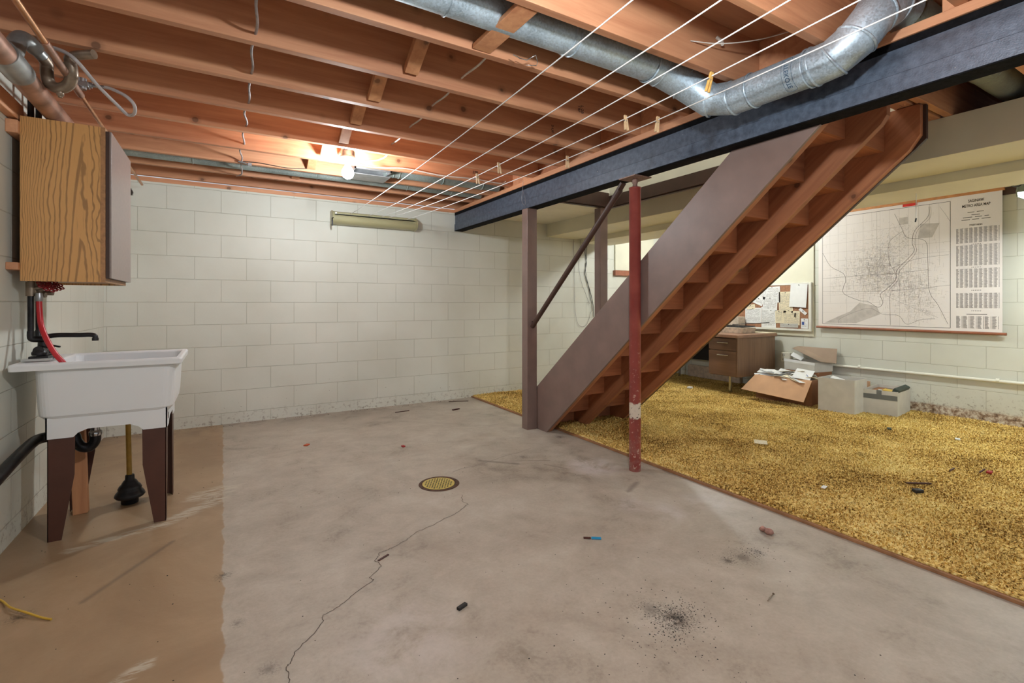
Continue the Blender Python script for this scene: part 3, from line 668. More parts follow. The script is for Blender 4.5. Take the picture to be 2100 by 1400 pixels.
m = MB(); m.tube([(.937, 5.02, 1.955), (.925, 5.015, 1.95), (.925, 5.01, 1.885)], .006, 8); m.box((.918, 5.005, 1.875), (.932, 5.015, 1.93)); m.build('crank', M['iron'], rl)
near = [(1.126, 1.135), (1.37, .989), (1.559, .876), (1.752, .761), (1.932, .654)]
far = [1.104, 1.29, 1.421, 1.501, 1.697]
wl = ['leftmost', 'second from left', 'middle', 'second from right', 'rightmost']
SAG = [.035, .055, .066, .07, .045]
def lp(i, y):
    t = (5.05-y)/(5.05-near[i][1])
    return Vector((far[i]+(near[i][0]-far[i])*t, y, 2.008+.072*t-4*SAG[i]*t*(1-t)))
for i in range(5):
    tag(MB().tube([lp(i, y) for y in np.linspace(5.05, -.6, 40)], .0026, 8).build('clothesline', M['line']), '%s of the five taut white clotheslines under the joists' % wl[i], 'clothesline', 'white clotheslines')
hk = thing('clothesline_bar', (1.6, -.62, 2.05), 'wooden bar holding the near ends of the clotheslines, behind the camera', 'bar')
MB().box((1.0, -.66, 2.08), (2.45, -.60, 2.19)).build('bar', M['pine_z'], hk)
def peg(line, y, tilt, mat, lab, flip=1):
    p = lp(line, y)
    r = thing('clothespin', p, lab, 'clothespin', 'wooden clothespins on the lines')
    d = (lp(line, y-.05)-lp(line, y+.05)).normalized(); side = d.cross(Vector((0, 0, 1))).normalized()
    ax = (Vector((0, 0, -1))*math.cos(tilt) + d*math.sin(tilt))*flip
    for s in (-1, 1):
        top = p - ax*.016 + side*s*.0045; bot = p + ax*.060 + side*s*.010
        MB().bar(top, bot, .0085, .0095, up=d).build('prong', mat, r, .0015)
    MB().tube([p+ax*.012+side*.012, p+ax*.012-side*.012], .0045, 8).build('spring', M['chrome_dull'], r)
    return r
peg(3, 1.29, -.30, M['peg_new'], 'yellowish clothespin hanging before the big duct elbow')
peg(3, 1.753, .10, M['peg'], 'pale clothespin on the second line from the right, near the duct')
peg(4, 1.715, -.12, M['peg'], 'pale clothespin on the rightmost line, closest to the duct')
peg(4, 2.41, .02, M['peg'], 'pale clothespin on the rightmost line, farther from the duct')
peg(2, 2.677, .25, M['peg'], 'nearer of two clothespins on the middle line')
peg(2, 2.96, .22, M['peg'], 'farther of two clothespins on the middle line')

# stamped marks on joists
def joist_mark(txt, x, y, z, s, rot, i):
    c, sn = math.cos(rot), math.sin(rot)
    return text_mesh(txt, s, M['ink_dark'], 'grade_stamp', bpy.data.objects[i], lambda a, b: (x+a*c-b*sn, y-.0012, z+a*sn+b*c), .0003)
names = {k: n for k, n in zip(range(6, -7, -1), ['ceiling_joist']+['ceiling_joist.%03d' % i for i in range(1, 13)])}
joist_mark('378', 1.93, joistY[4], 2.262, .035, 0, names[4])
joist_mark('L-2B\nTRF', 1.83, joistY[0], 2.262, .026, -PI/2, names[0])
joist_mark('3-UF', 1.90, joistY[1], 2.285, .028, -PI/2, names[1])

# ------------------------------------------------------------------ plumbing at left
bp = thing('drain_pipe', (-.69, 2.3, 1.97), 'thick copper drain pipe running along the left wall above the cabinet', 'pipe')
m = MB(); m.tube([(-.695, YF, 2.045), (-.695, 3.60, 2.015)], .043, 28); m.build('pipe', M['copper'], bp)
m = MB(); m.tube([(-.695, 2.47, 2.026), (-.695, 2.66, 2.024)], .048, 28); m.build('coupling', M['solder'], bp)
m = MB(); m.tube([(-.695, 3.38, 2.018), (-.695, 3.44, 2.018)], .048, 28); m.build('coupling', M['solder'], bp)
m = MB(); m.tube(smooth_path([(-.695, 2.50, 2.035), (-.69, 2.57, 2.07), (-.687, 2.59, 2.11), (-.680, 2.615, 2.145), (-.670, 2.655, 2.155), (-.660, 2.70, 2.150)], 5), .030, 24); m.build('wye', M['solder'], bp)
tp = thing('pipe_trap', (-.6, 2.75, 2.03), 'copper P-trap looping below the joists beside the drain pipe', 'pipe trap')
m = MB(); m.tube([(-.664, 2.68, 2.152), (-.646, 2.765, 2.137)], .023, 20); m.build('arm', M['solder'], tp)
m = MB(); m.tube(smooth_path([(-.650, 2.74, 2.140), (-.644, 2.78, 2.128), (-.648, 2.80, 2.095), (-.646, 2.815, 2.065), (-.630, 2.815, 2.045), (-.600, 2.80, 2.040), (-.570, 2.775, 2.058), (-.556, 2.745, 2.090), (-.558, 2.73, 2.13)], 6), .0225, 22); m.build('bend', M['brass_dull'], tp)
m = MB(); m.tube(smooth_path([(-.558, 2.73, 2.125), (-.560, 2.725, 2.145), (-.545, 2.72, 2.158), (-.512, 2.70, 2.163), (-.47, 2.675, 2.166)], 6), .0185, 20); m.build('outlet_arm', M['brass_dull'], tp)
m = MB(); m.lathe([(.013, 0), (.013, .014), (.008, .016), (.008, .024)], (-.605, 2.80, 2.022), 8, (0, 0, -1)); m.build('drain_plug', M['brass_dull'], tp)
sp = thing('supply_pipe', (-.575, 2.6, 2.07), 'thin copper supply pipe running back under the joists at left', 'pipe')
m = MB(); m.tube([(-.575, YF, 2.088), (-.575, 2.62, 2.088)], .0115, 16); m.tube([(-.575, 2.85, 2.088), (-.575, 5.0, 2.088)], .009, 16); m.build('pipe', M['copper_light'], sp)
m = MB(); m.tube([(-.575, 2.45, 2.088), (-.575, 3.0, 2.088)], .0145, 16); m.build('coupling', M['copper'], sp)
m = MB(); m.tube([(-.60, 2.92, 2.12), (-.52, 2.92, 2.115)], .013, 12); m.tube([(-.555, 2.92, 2.09), (-.555, 2.92, 2.14)], .016, 12); m.tube([(-.52, 2.92, 2.115), (-.465, 2.90, 2.112)], .008, 8); m.box((-.59, 2.90, 2.10), (-.53, 2.94, 2.122))
tag(m.build('saddle_valve', M['chrome_dull'], None, .002), 'small metal saddle valve feeding the clear tube', 'valve')
tag(MB().tube(smooth_path([(-.72, 2.72, 2.165), (-.659, 2.714, 2.17), (-.612, 2.704, 2.17), (-.561, 2.679, 2.15), (-.523, 2.681, 2.12), (-.476, 2.772, 2.07), (-.423, 2.872, 2.03), (-.391, 2.925, 2.008), (-.362, 2.891, 2.008), (-.355, 2.835, 2.03), (-.385, 2.836, 2.065), (-.44, 2.876, 2.10), (-.47, 2.90, 2.112)], 8), .0075, 12).build('clear_tube', M['clear']), 'clear plastic tube drooping in a loop below the joists', 'tube')
vp = []
for x, y, lab in ((-.79, 3.17, 'nearer dark supply pipe rising behind the cabinet from the red valve'), (-.79, 3.285, 'farther dark supply pipe rising behind the cabinet')):
    m = MB(); m.tube([(x, y, .955), (x, y, 2.19)], .0125, 14)
    tag(m.build('supply_riser', M['iron']), lab, 'pipe')
# red gate valves
def valve(x, y, z, lab):
    t = thing('gate_valve', (x, y, z), lab, 'valve')
    m = MB(); m.tube([(x, y, z-.035), (x, y, z+.035)], .019, 14); m.tube([(x, y, z), (x+.05, y-.005, z+.008)], .011, 12); m.tube([(x+.02, y, z-.03), (x+.055, y-.01, z-.03)], .012, 10); m.build('body', M['brass_dull'], t)
    m = MB(); c = Vector((x+.06, y-.01, z+.012)); ax = Vector((.55, -.35, .75)).normalized(); u, v = frame_of(ax)
    R = .032
    for k in range(8):
        a = 2*PI*k/8; p = c+(u*math.cos(a)+v*math.sin(a))*R
        m.tube([p+(u*math.cos(b)+v*math.sin(b))*.0095 for b in np.linspace(0, 2*PI, 11)], .003, 6, False)
    for k in range(4):
        a = PI*k/4+.39; q = (u*math.cos(a)+v*math.sin(a))*(R-.009); m.tube([c-q, c+q], .003, 6)
    m.lathe([(.009, -.004), (.009, .006)], c, 12, ax); m.build('handwheel', M['red_metal'], t)
    return t
valve(-.79, 3.17, 1.178, 'red wheel gate valve under the cabinet with the hose below')
valve(-.79, 3.285, 1.190, 'second red wheel valve behind, sticking out to the right')
fa = thing('faucet', (-.76, 3.22, .84), 'black iron faucet with long spout over the utility sink', 'faucet')
m = MB(); m.tube(smooth_path([(-.79, 3.17, .975), (-.79, 3.17, .95), (-.785, 3.17, .938), (-.76, 3.172, .935), (-.74, 3.18, .935)], 4), .0145, 14); m.build('connector', M['iron'], fa)
MB().tube([(-.79, 3.285, .975), (-.79, 3.285, .93), (-.76, 3.27, .915)], .0145, 14).build('connector', M['iron'], fa)
m = MB(); m.tube([(-.752, 3.19, .855), (-.752, 3.19, .95)], [.022, .017], 16); m.tube([(-.752, 3.12, .885), (-.752, 3.26, .885)], .02, 16)
m.lathe([(.028, 0), (.03, .012), (.02, .028)], (-.752, 3.14, .862), 18); m.lathe([(.028, 0), (.03, .012), (.02, .028)], (-.752, 3.245, .862), 18); m.box((-.785, 3.11, .838), (-.715, 3.27, .858)); m.build('body', M['iron'], fa, .002)
m = MB(); m.tube(smooth_path([(-.752, 3.19, .945), (-.70, 3.19, .952), (-.62, 3.19, .950), (-.575, 3.19, .950), (-.558, 3.19, .943), (-.556, 3.19, .930)], 5), .0115, 14); m.tube([(-.556, 3.19, .934), (-.556, 3.19, .920)], .014, 12); m.build('spout', M['iron'], fa)
for y in (3.14, 3.245): MB().bar((-.752, y, .905), (-.695, y-.03, .893), .01, .008).build('handle', M['iron'], fa, .002)
m = MB(); m.box((-.80, 3.08, .838), (-.70, 3.12, .85)); m.build('base', M['chrome'], fa)
ho = thing('red_hose', (-.77, 3.1, .84), 'bright red hose hanging from the valve into the sink', 'hose')
MB().tube(smooth_path([(-.755, 3.145, 1.125), (-.752, 3.14, 1.07), (-.742, 3.125, 1.0), (-.715, 3.10, .93), (-.685, 3.085, .87), (-.655, 3.08, .825), (-.635, 3.09, .77)], 8), .0115, 16).build('tube', M['red_hose'], ho)
MB().lathe([(.013, 0), (.015, .006), (.015, .022), (.012, .04)], (-.755, 3.145, 1.118), 14).build('ferrule', M['chrome_dull'], ho)

# ------------------------------------------------------------------ utility sink
sk = thing('utility_sink', (-.5, 3.24, 0), 'white plastic utility sink on four brown tapered legs', 'sink')
def rrect(x0, x1, y0, y1, r, z, n=6):
    out = []
    for cx, cy, a0 in ((x1-r, y1-r, 0), (x0+r, y1-r, PI/2), (x0+r, y0+r, PI), (x1-r, y0+r, 3*PI/2)):
        for i in range(n+1):
            a = a0+PI/2*i/n; out.append((cx+r*math.cos(a), cy+r*math.sin(a), z))
    return out
def loft(mb, loops, cap0=False, cap1=False, smooth=True):
    n = len(loops[0]); vs = [p for l in loops for p in l]
    mb.add(vs, [(i*n+k, i*n+(k+1) % n, (i+1)*n+(k+1) % n, (i+1)*n+k) for i in range(len(loops)-1) for k in range(n)], smooth)
    if cap0: mb.add(loops[0], [tuple(range(n))])
    if cap1: mb.add(loops[-1], [tuple(range(n))])
    return mb
b = MB()
L = [rrect(-.713, -.240, 3.030, 3.462, .05, .560), rrect(-.735, -.220, 3.012, 3.475, .05, .585), rrect(-.738, -.215, 3.010, 3.478, .05, .62), rrect(-.745, -.206, 3.0, 3.485, .05, .802),
     rrect(-.818, -.182, 2.975, 3.505, .012, .803), rrect(-.820, -.180, 2.973, 3.507, .012, .828), rrect(-.814, -.186, 2.979, 3.501, .012, .835),
     rrect(-.690, -.205, 3.002, 3.480, .03, .835), rrect(-.682, -.212, 3.008, 3.474, .04, .826), rrect(-.675, -.235, 3.03, 3.458, .05, .62), rrect(-.66, -.26, 3.05, 3.44, .05, .585)]
loft(b, L, True, True, False)
b.build('basin', M['white_plastic'], sk, .003)
def apron(x0, x1, y, t, axis='y'):
    d = x1-x0
    pl = [(x0, .575), (x0, .485), (x0+.09, .485)] if False else None
    pts = [(x0, .58), (x0, .478), (x0+.098, .478), (x0+.115, .497), (x0+.15, .512), (x1-.15, .512), (x1-.115, .497), (x1-.098, .478), (x1, .478), (x1, .58)]
    m = MB(); m.prism(pts, axis, y, y+t); return m
apron(-.705, -.245, 3.022, .006).build('apron', M['white_plastic'], sk)
apron(-.705, -.245, 3.466, .006).build('apron', M['white_plastic'], sk)
apron(3.022, 3.472, -.251, .006, 'x').build('apron', M['white_plastic'], sk)
apron(3.022, 3.472, -.705, .006, 'x').build('apron', M['white_plastic'], sk)
def leg(xo, sx, yo, sy):   # folded sheet leg: outer corner at xo,yo
    m = MB()
    f = [(xo, .49), (xo+sx*.098, .49), (xo+sx*.096, .30), (xo+sx*.050, 0), (xo, 0)]
    m.prism(f, 'y', yo, yo+sy*.003)
    g = [(yo, .49), (yo+sy*.085, .49), (yo+sy*.083, .30), (yo+sy*.045, 0), (yo, 0)]
    m.prism(g, 'x', xo, xo+sx*.003)
    return m.build('leg', M['leg_brown'], sk)
leg(-.700, 1, 3.03, 1); leg(-.250, -1, 3.03, 1); leg(-.250, -1, 3.464, -1); leg(-.700, 1, 3.464, -1)
m = MB(); m.box((-.2445, 3.06, .515), (-.2435, 3.085, .545)); m.build('sticker', M['black'], sk)
dt = thing('sink_trap', (-.58, 3.25, .40), 'black P-trap and chrome tailpiece under the utility sink', 'sink trap')
m = MB(); m.tube([(-.565, 3.24, .56), (-.565, 3.24, .445)], .019, 18); m.lathe([(.026, .43), (.028, .438), (.028, .452), (.02, .458)], (-.565, 3.24, 0), 10); m.build('tailpiece', M['chrome'], dt)
m = MB(); m.tube(smooth_path([(-.565, 3.24, .44), (-.567, 3.24, .40), (-.59, 3.24, .372), (-.62, 3.24, .38), (-.64, 3.245, .41), (-.65, 3.25, .438), (-.69, 3.26, .448), (-.74, 3.25, .445)], 6), .024, 18); m.build('bend', M['iron'], dt)
m = MB(); m.tube(smooth_path([(-.73, 3.26, .446), (-.775, 3.24, .442), (-.79, 3.18, .436), (-.795, 3.0, .416), (-.795, 2.8, .392)], 5) + [(-.795, 1.2, .21)], .025, 18); m.build('waste_pipe', M['iron'], dt)
pl = thing('plunger', (-.445, 3.40, 0), 'black rubber plunger with yellow wooden handle standing under the sink', 'plunger')
MB().tube([(-.447, 3.40, .135), (-.455, 3.405, .55)], .0125, 16).build('handle', M['yellow_wood'], pl)
MB().lathe([(.036, 0), (.04, .004), (.04, .03), (.062, .035), (.07, .045), (.066, .058), (.055, .072), (.052, .078), (.055, .084), (.048, .098), (.038, .108), (.036, .114), (.030, .124), (.022, .132), (.021, .155), (.018, .158)], (-.445, 3.40, .0005), 32).build('cup', M['rubber'], pl)
tag(MB().bar((-.645, 3.37, .0), (-.66, 3.37, .478), .062, .04, up=(0, 1, 0)).build('wood_prop', M['pine_z'], None, .003), 'short orange pine stud standing under the sink beside the trap', 'wood block')

# ------------------------------------------------------------------ wall cabinet
cb = thing('wall_cabinet', (-.65, 3.25, 1.21), 'oak veneer wall cabinet mounted above the utility sink', 'cabinet')
MB().box((-.802, 3.07, 1.212), (-.516, 3.084, 1.972)).build('side_panel', M['oak'], cb)
MB().box((-.802, 3.64, 1.212), (-.516, 3.654, 1.972)).build('side_panel', M['oak'], cb)
m = MB(); m.box((-.80, 3.084, 1.955), (-.516, 3.64, 1.968)); m.box((-.80, 3.084, 1.222), (-.516, 3.64, 1.235)); m.box((-.802, 3.084, 1.222), (-.795, 3.64, 1.96)); m.build('body', M['oak_edge'], cb)
m = MB(); m.box((-.516, 3.07, 1.212), (-.497, 3.11, 1.972)); m.box((-.516, 3.61, 1.212), (-.497, 3.654, 1.972)); m.box((-.516, 3.11, 1.212), (-.497, 3.61, 1.25)); m.box((-.516, 3.11, 1.935), (-.497, 3.61, 1.972)); m.build('face_frame', M['oak_edge'], cb, .001)
dr = MB().box((-.496, 3.072, 1.232), (-.482, 3.652, 1.955)).build('door', M['door_edge'], cb)
dr['_o'] = dr['_o']
m = MB(); m.box((-.482, 3.072, 1.232), (-.474, 3.652, 1.955)); q = m.build('door_face', M['door_grey'], cb, .001)
m = MB(); m.box((-.845, 3.045, 1.885), (-.803, 3.80, 1.945)); tag(m.build('wall_cleat', M['pine_y'], None, .003), 'wood cleat holding the top of the cabinet off the wall', 'board')
m = MB(); m.box((-.845, 3.05, 1.262), (-.803, 3.80, 1.296)); tag(m.build('wall_cleat', M['pine_y'], None, .003), 'wood cleat under the lower back edge of the cabinet', 'board')
m = MB(); m.box((-.845, YF, 1.955), (-.809, 3.15, 2.035)); tag(m.build('wall_board', M['pine_y'], None, .003), 'long wooden board along the left wall running up to the cabinet', 'board')
m = MB(); m.box((-.835, 3.40, 1.30), (-.803, 3.62, 1.885)); tag(m.build('backing_board', M['brown_trim']), 'dark board between the cabinet and the left wall', 'board')

# ------------------------------------------------------------------ floor drain, floor bits
fd = thing('floor_drain', (1.135, 2.785, 0), 'round yellow perforated floor drain cover in the concrete', 'floor drain')
bm_v = []; R = .098
m = MB(); m.lathe([(R+.002, .0), (R+.002, .003), (R+.022, .003), (R+.026, .0005)], (1.14, 2.785, .0005), 40); m.build('ring', M['drain_rust'], fd)
MB().lathe([(R, .0), (R, .004)], (1.135, 2.783, .001), 40).build('cover', M['edge_orange'], fd)
m = MB()
for i in range(-5, 6):
    for j in range(-5, 6):
        x, y = i*.0175+(j % 2)*.00875, j*.0155
        if math.hypot(x, y) < R*.86: m.lathe([(.0052, 0), (.0052, .0004)], (1.135+x, 2.783+y, .0052), 8)
m.build('holes', M['black'], fd)
cr = [(1.187,2.552),(1.15,2.48),(1.16,2.42),(1.073,2.354),(.98,2.32),(.878,2.275),(.80,2.25),(.741,2.201),(.648,2.162),(.60,2.15),(.563,2.092),(.575,2.04),(.508,1.974),(.52,1.95),(.437,1.901),(.374,1.852),(.304,1.822),(.30,1.79),(.254,1.726),(.197,1.681),(.18,1.64),(.166,1.62),(.165,1.55),(.15,1.48)]
pts = []; rr = random.Random(5)
for i in range(len(cr)-1):
    for t in np.linspace(0, 1, 6, endpoint=False):
        pts.append((cr[i][0]*(1-t)+cr[i+1][0]*t+rr.uniform(-.004, .004), cr[i][1]*(1-t)+cr[i+1][1]*t+rr.uniform(-.004, .004), .0008))
fl = bpy.data.objects['floor']
MB().ribbon(pts, .0026, (0, 0, 1)).build('crack', M['ink_crack'], fl)
pts = [(1.30+.08*i+rr.uniform(-.01, .01), 2.93+.02*i+rr.uniform(-.015, .015), .0008) for i in range(10)]
MB().ribbon(pts, .003, (0, 0, 1)).build('crack', M['ink'], fl)
# loose specks of dirt, nobody could count them
m = MB(); rr = random.Random(11)
def speck(x, y, s, z=.0005):
    n = 5; a0 = rr.uniform(0, 6)
    base = [(x+s*math.cos(a0+2*PI*k/n)*rr.uniform(.6, 1.2), y+s*math.sin(a0+2*PI*k/n)*rr.uniform(.5, 1.1), z) for k in range(n)]
    m.add(base+[(x, y, z+s*.6)], [(k, (k+1) % n, n) for k in range(n)])
for i in range(420):
    a = rr.gauss(0, 1); bb = rr.gauss(0, 1)
    speck(1.36+a*.075+bb*.03, 1.165+bb*.05, rr.uniform(.0008, .003))
for i in range(150): speck(1.25+rr.gauss(0, .25), 1.10+rr.gauss(0, .22), rr.uniform(.0008, .0035))
for i in range(90): speck(2.04+rr.gauss(0, .05), 1.30+rr.gauss(0, .04), rr.uniform(.0006, .003))
for i in range(60): speck(1.87+rr.gauss(0, .07), 1.34+rr.gauss(0, .05), rr.uniform(.0006, .002))
for i in range(260): speck(rr.uniform(-.75, 2.4), rr.uniform(.6, 5.0), rr.uniform(.001, .0035))
for i in range(60): speck(rr.uniform(-.75, 0), rr.uniform(1.2, 5.0), rr.uniform(.001, .004))
for i in range(120): speck(rr.uniform(-.8, 2.3), 5.14-abs(rr.gauss(0, .05)), rr.uniform(.002, .006))
tag(m.build('dirt_specks', M['debris_black'], fix=False), 'dark crumbs and specks scattered over the concrete floor', 'dirt', kind='stuff')
def scrap(name, pos, size, rz, mat, lab, cat, z=.0):
    x, y = pos; m = MB().obox((x, y, z+size[2]/2+.0005), size, rz); return tag(m.build(name, mat, None, min(size)*.2), lab, cat)
scrap('black_clip', (.748, 1.609), (.042, .016, .010), .35, M['debris_black'], 'small black rectangular piece on the open concrete', 'scrap')
k = thing('blue_lighter', (1.496, 1.767, 0), 'bright blue plastic piece lying on the concrete', 'scrap')
MB().obox((1.51, 1.757, .003), (.045, .018, .005), -.62).build('blue_end', M['debris_blue'], k, .001)
MB().obox((1.475, 1.781, .0025), (.034, .016, .004), -.62).build('striped_end', M['debris_maroon'], k, .001)
scrap('orange_scrap', (.56, 4.066), (.045, .03, .008), .9, M['debris_orange'], 'small orange scrap on the concrete left of the drain', 'scrap')
scrap('red_scrap', (1.195, 3.643), (.022, .03, .010), .2, M['debris_red'], 'small red scrap on the concrete behind the drain', 'scrap')
scrap('thin_strip', (1.572, 4.825), (.15, .012, .006), .05, M['debris_maroon'], 'dark strip on the floor near the back wall, farther left', 'scrap')
scrap('thin_strip', (2.08, 4.627), (.09, .022, .010), .25, M['debris_maroon'], 'short dark strip on the floor near the carpet tip', 'scrap')
scrap('thin_strip', (2.28, 5.00), (.22, .014, .005), -.35, M['debris_maroon'], 'dark strip lying at the carpet tip by the wall', 'scrap')
scrap('wood_sliver', (.60, 2.10), (.06, .010, .003), .5, M['debris_maroon'], 'brown wood sliver beside the floor crack', 'scrap')
m = MB(); m.lathe([(.012, 0), (.022, .008), (.018, .02), (.008, .026)], (2.25, 1.365, .001), 9, (.2, .1, 1)); m.lathe([(.010, 0), (.018, .010), (.008, .02)], (2.262, 1.40, .001), 8, (-.3, .1, 1))
tag(m.build('paper_wad', M['debris_pink']), 'crumpled pinkish scrap on the concrete near the carpet edge', 'scrap')
m = MB(); m.tube([(1.74, 1.06, .003), (1.80, 1.075, .003)], .0018, 8); m.lathe([(.004, 0), (.004, .002)], (1.80, 1.075, .003), 10, (1, .2, 0)); tag(m.build('nail', M['brass_dull']), 'small nail lying on the concrete foreground', 'nail')
tag(MB().tube(smooth_path([(-.80, 2.62, .004), (-.714, 2.528, .004), (-.66, 2.43, .012), (-.60, 2.36, .012), (-.55, 2.31, .006), (-.516, 2.281, .004)], 6), .0035, 8).build('yellow_string', M['yellow_cord']), 'thin yellow string end on the tan painted floor', 'string')

# ------------------------------------------------------------------ carpet
CZ = .022
ca = thing('shag_carpet', (4.2, 2.6, 0), 'gold shag carpet covering the floor right of the beam', 'carpet')
m = MB(); m.box((2.535, YF, 0), (RX-.001, WY-.001, CZ)); m.build('backing', M['carpet'], ca)
rg_ = np.random.default_rng(4)
def pile(name, N, x0, x1, y0, y1, wd, ln, sel=None):
    x = rg_.uniform(x0, x1, N); y = rg_.uniform(y0, y1, N)
    if sel is not None: k = sel(x, y); x, y = x[k], y[k]
    N = len(x); a = rg_.uniform(0, 2*PI, N); tl = rg_.uniform(.2, 1.0, N)*ln; h = rg_.uniform(.35, 1.0, N)*ln*.75
    lump = np.sin(x*9+np.sin(y*5)*2)*np.sin(y*11+x*3)*.004
    b = a+PI/2; wx, wy = np.cos(b)*wd, np.sin(b)*wd; dx, dy = np.cos(a)*tl, np.sin(a)*tl
    z0 = np.full(N, CZ-.002)
    P = np.stack([np.stack([x-wx, y-wy, z0], 1), np.stack([x+wx, y+wy, z0], 1), np.stack([x+dx*.45+wx*.8, y+dy*.45+wy*.8, z0+h*.9+lump], 1), np.stack([x+dx*.45-wx*.8, y+dy*.45-wy*.8, z0+h*.9+lump], 1), np.stack([x+dx, y+dy, z0+h*.75+lump], 1)], 1).reshape(-1, 3)
    i = np.arange(N)*5; F4 = np.stack([i, i+1, i+2, i+3], 1); F3 = np.stack([i+3, i+2, i+4], 1)
    loops = np.concatenate([F4, F3], 1).reshape(-1)
    me = bpy.data.meshes.new(name); me.vertices.add(len(P)); me.vertices.foreach_set('co', (P-np.array(ca['_o'])).astype(np.float32).ravel())
    me.loops.add(len(loops)); me.loops.foreach_set('vertex_index', loops.astype(np.int32))
    st_ = np.stack([np.arange(N)*7, np.arange(N)*7+4], 1).ravel()
    me.polygons.add(2*N); me.polygons.foreach_set('loop_start', st_.astype(np.int32)); me.update(calc_edges=True); me.validate()
    me.materials.append(M['carpet']); o = bpy.data.objects.new(name, me); COL.objects.link(o); o.parent = ca
    o['kind'] = 'stuff'; return o
pile('pile', 210000, 2.54, 5.99, .2, 5.14, .0032, .026, lambda x, y: y > x*.2)
tag(MB().box((2.513, YF, 0), (2.533, WY-.001, .014)).build('tack_strip', M['strip_wood'], None, .002), 'thin wooden strip along the edge of the gold carpet', 'strip')
ZC = CZ+.014
for nm, p, s, rz, mt, lab in (('paper_scrap', (4.983, 1.483), (.05, .03, .006), .3, 'paper', 'white scrap on the carpet farthest right'),
    ('paper_scrap', (3.014, 1.496), (.05, .022, .004), .2, 'paper', 'white scrap on the carpet nearest the camera'),
    ('wood_stick', (3.554, 1.236), (.012, .14, .008), .95, 'debris_maroon', 'longest dark stick on the carpet, above the black chip'),
    ('black_chip', (3.393, 1.184), (.05, .03, .018), -.5, 'debris_black', 'black chip on the carpet below the long dark stick'),
    ('wood_stick', (4.03, 1.228), (.09, .008, .008), .05, 'debris_maroon', 'dark stick on the carpet between black chip and red scrap'),
    ('wood_stick', (4.17, 1.12), (.11, .008, .008), .05, 'debris_maroon', 'dark stick on the carpet touching the red scrap'),
    ('red_scrap', (4.166, 1.085), (.045, .025, .012), .1, 'debris_red', 'red scrap on the carpet beside a dark stick'),
    ('black_chip', (4.88, 1.90), (.05, .03, .012), .4, 'green_dark', 'small dark chip on the carpet before the boxes'),
    ('paper_scrap', (3.57, 2.232), (.11, .09, .003), .6, 'paper_cream', 'flat pale card on the carpet right of the column'),
    ('paper_scrap', (5.063, 4.102), (.06, .05, .02), .2, 'paper', 'white scrap on the carpet by the desk shadow')):
    scrap(nm, p, s, rz, M[mt], lab, 'scrap', ZC-.002)

# ------------------------------------------------------------------ things on the back wall right part
pn = thing('wall_panel', (5.2, 5.14, 1.5), 'cream board panel over a brown ledge high on the back wall corner', 'panel')
MB().box((4.76, 5.128, 1.575), (5.52, 5.154, 2.10)).build('board', M['cream_panel'], pn, .002)
MB().box((4.74, 5.105, 1.50), (5.56, 5.154, 1.572)).build('ledge', M['rod_red'], pn, .002)
ow = thing('outlet_plate', (4.60, 5.14, 1.57), 'outlet plate on the back wall beside the far stair post', 'outlet')
MB().box((4.555, 5.145, 1.585), (4.64, 5.154, 1.71)).build('plate', M['frame_white'], ow, .002)
m = MB()
for z in (1.625, 1.67): m.lathe([(.017, 0), (.017, .002)], (4.597, 5.1445, z), 14, (0, -1, 0))
m.build('socket', M['ink'], ow)
def wire(pts, lab, r=.003, mat='black_wire'):
    return tag(MB().tube(smooth_path(pts, 6), r, 6).build('hanging_wire', M[mat]), lab, 'wire')
wire([(4.24, 5.148, 1.96), (4.225, 5.145, 1.80), (4.245, 5.142, 1.65), (4.22, 5.142, 1.5), (4.30, 5.142, 1.3), (4.36, 5.142, 1.1), (4.375, 5.142, .92)], 'black wire hanging down the back wall, thicker strand', .0045)
wire([(4.26, 5.148, 1.96), (4.255, 5.145, 1.78), (4.23, 5.142, 1.55), (4.28, 5.142, 1.35), (4.33, 5.142, 1.12), (4.345, 5.142, 1.0)], 'black wire twisted beside the thicker wire on the back wall')
wire([(4.03, 5.148, 1.96), (4.04, 5.145, 1.50), (4.05, 5.142, 1.05), (4.09, 5.142, .85), (4.17, 5.142, .79), (4.26, 5.142, .83), (4.33, 5.142, 1.0)], 'thin grey wire looping low on the back wall', .0022, 'ink')
wire([(4.15, 5.148, 1.96), (4.12, 5.145, 1.62), (4.15, 5.142, 1.42), (4.24, 5.142, 1.22), (4.30, 5.142, 1.1)], 'thin grey wire joining the black wires on the back wall', .0022, 'ink')

# ------------------------------------------------------------------ right wall: panel, conduit, outlet, bulletin board
tag(box((5.985, 3.085, .712), (5.999, 5.14, 2.07)).build('wall_panel', M['cream_panel'], None, .002), 'large cream board panel on the right wall behind the bulletin board', 'panel')
cd = thing('wall_conduit', (5.975, 1.2, .41), 'cream painted conduit running low along the right wall', 'conduit')
MB().tube([(5.974, 3.28, .40), (5.974, YF, .425)], .014, 14).build('pipe', M['white_board'], cd)
for y in (2.6, 1.5): MB().tube([(5.974, y-.012, .415), (5.974, y+.012, .415)], .018, 14).build('clamp', M['white_board'], cd)
ob = thing('outlet_box', (5.97, 3.4, .38), 'cream outlet box low on the right wall beside the desk', 'outlet')
MB().box((5.95, 3.345, .385), (5.985, 3.455, .50)).build('box', M['white_board'], ob, .003)
m = MB()
for z in (.415, .468):
    for y in (3.415, 3.43): m.box((5.9485, y-.0025, z-.008), (5.9505, y+.0025, z+.008))
m.build('slots', M['black'], ob)
MB().box((5.925, 3.352, .395), (5.95, 3.38, .42)).build('plug', M['paper_cream'], ob, .003)
bb = thing('bulletin_board', (5.96, 3.6, .8), 'cork bulletin board in a white frame crowded with pinned papers', 'bulletin board')
MB().box((5.962, 3.13, .80), (5.972, 4.32, 1.33)).build('cork', M['cork'], bb)
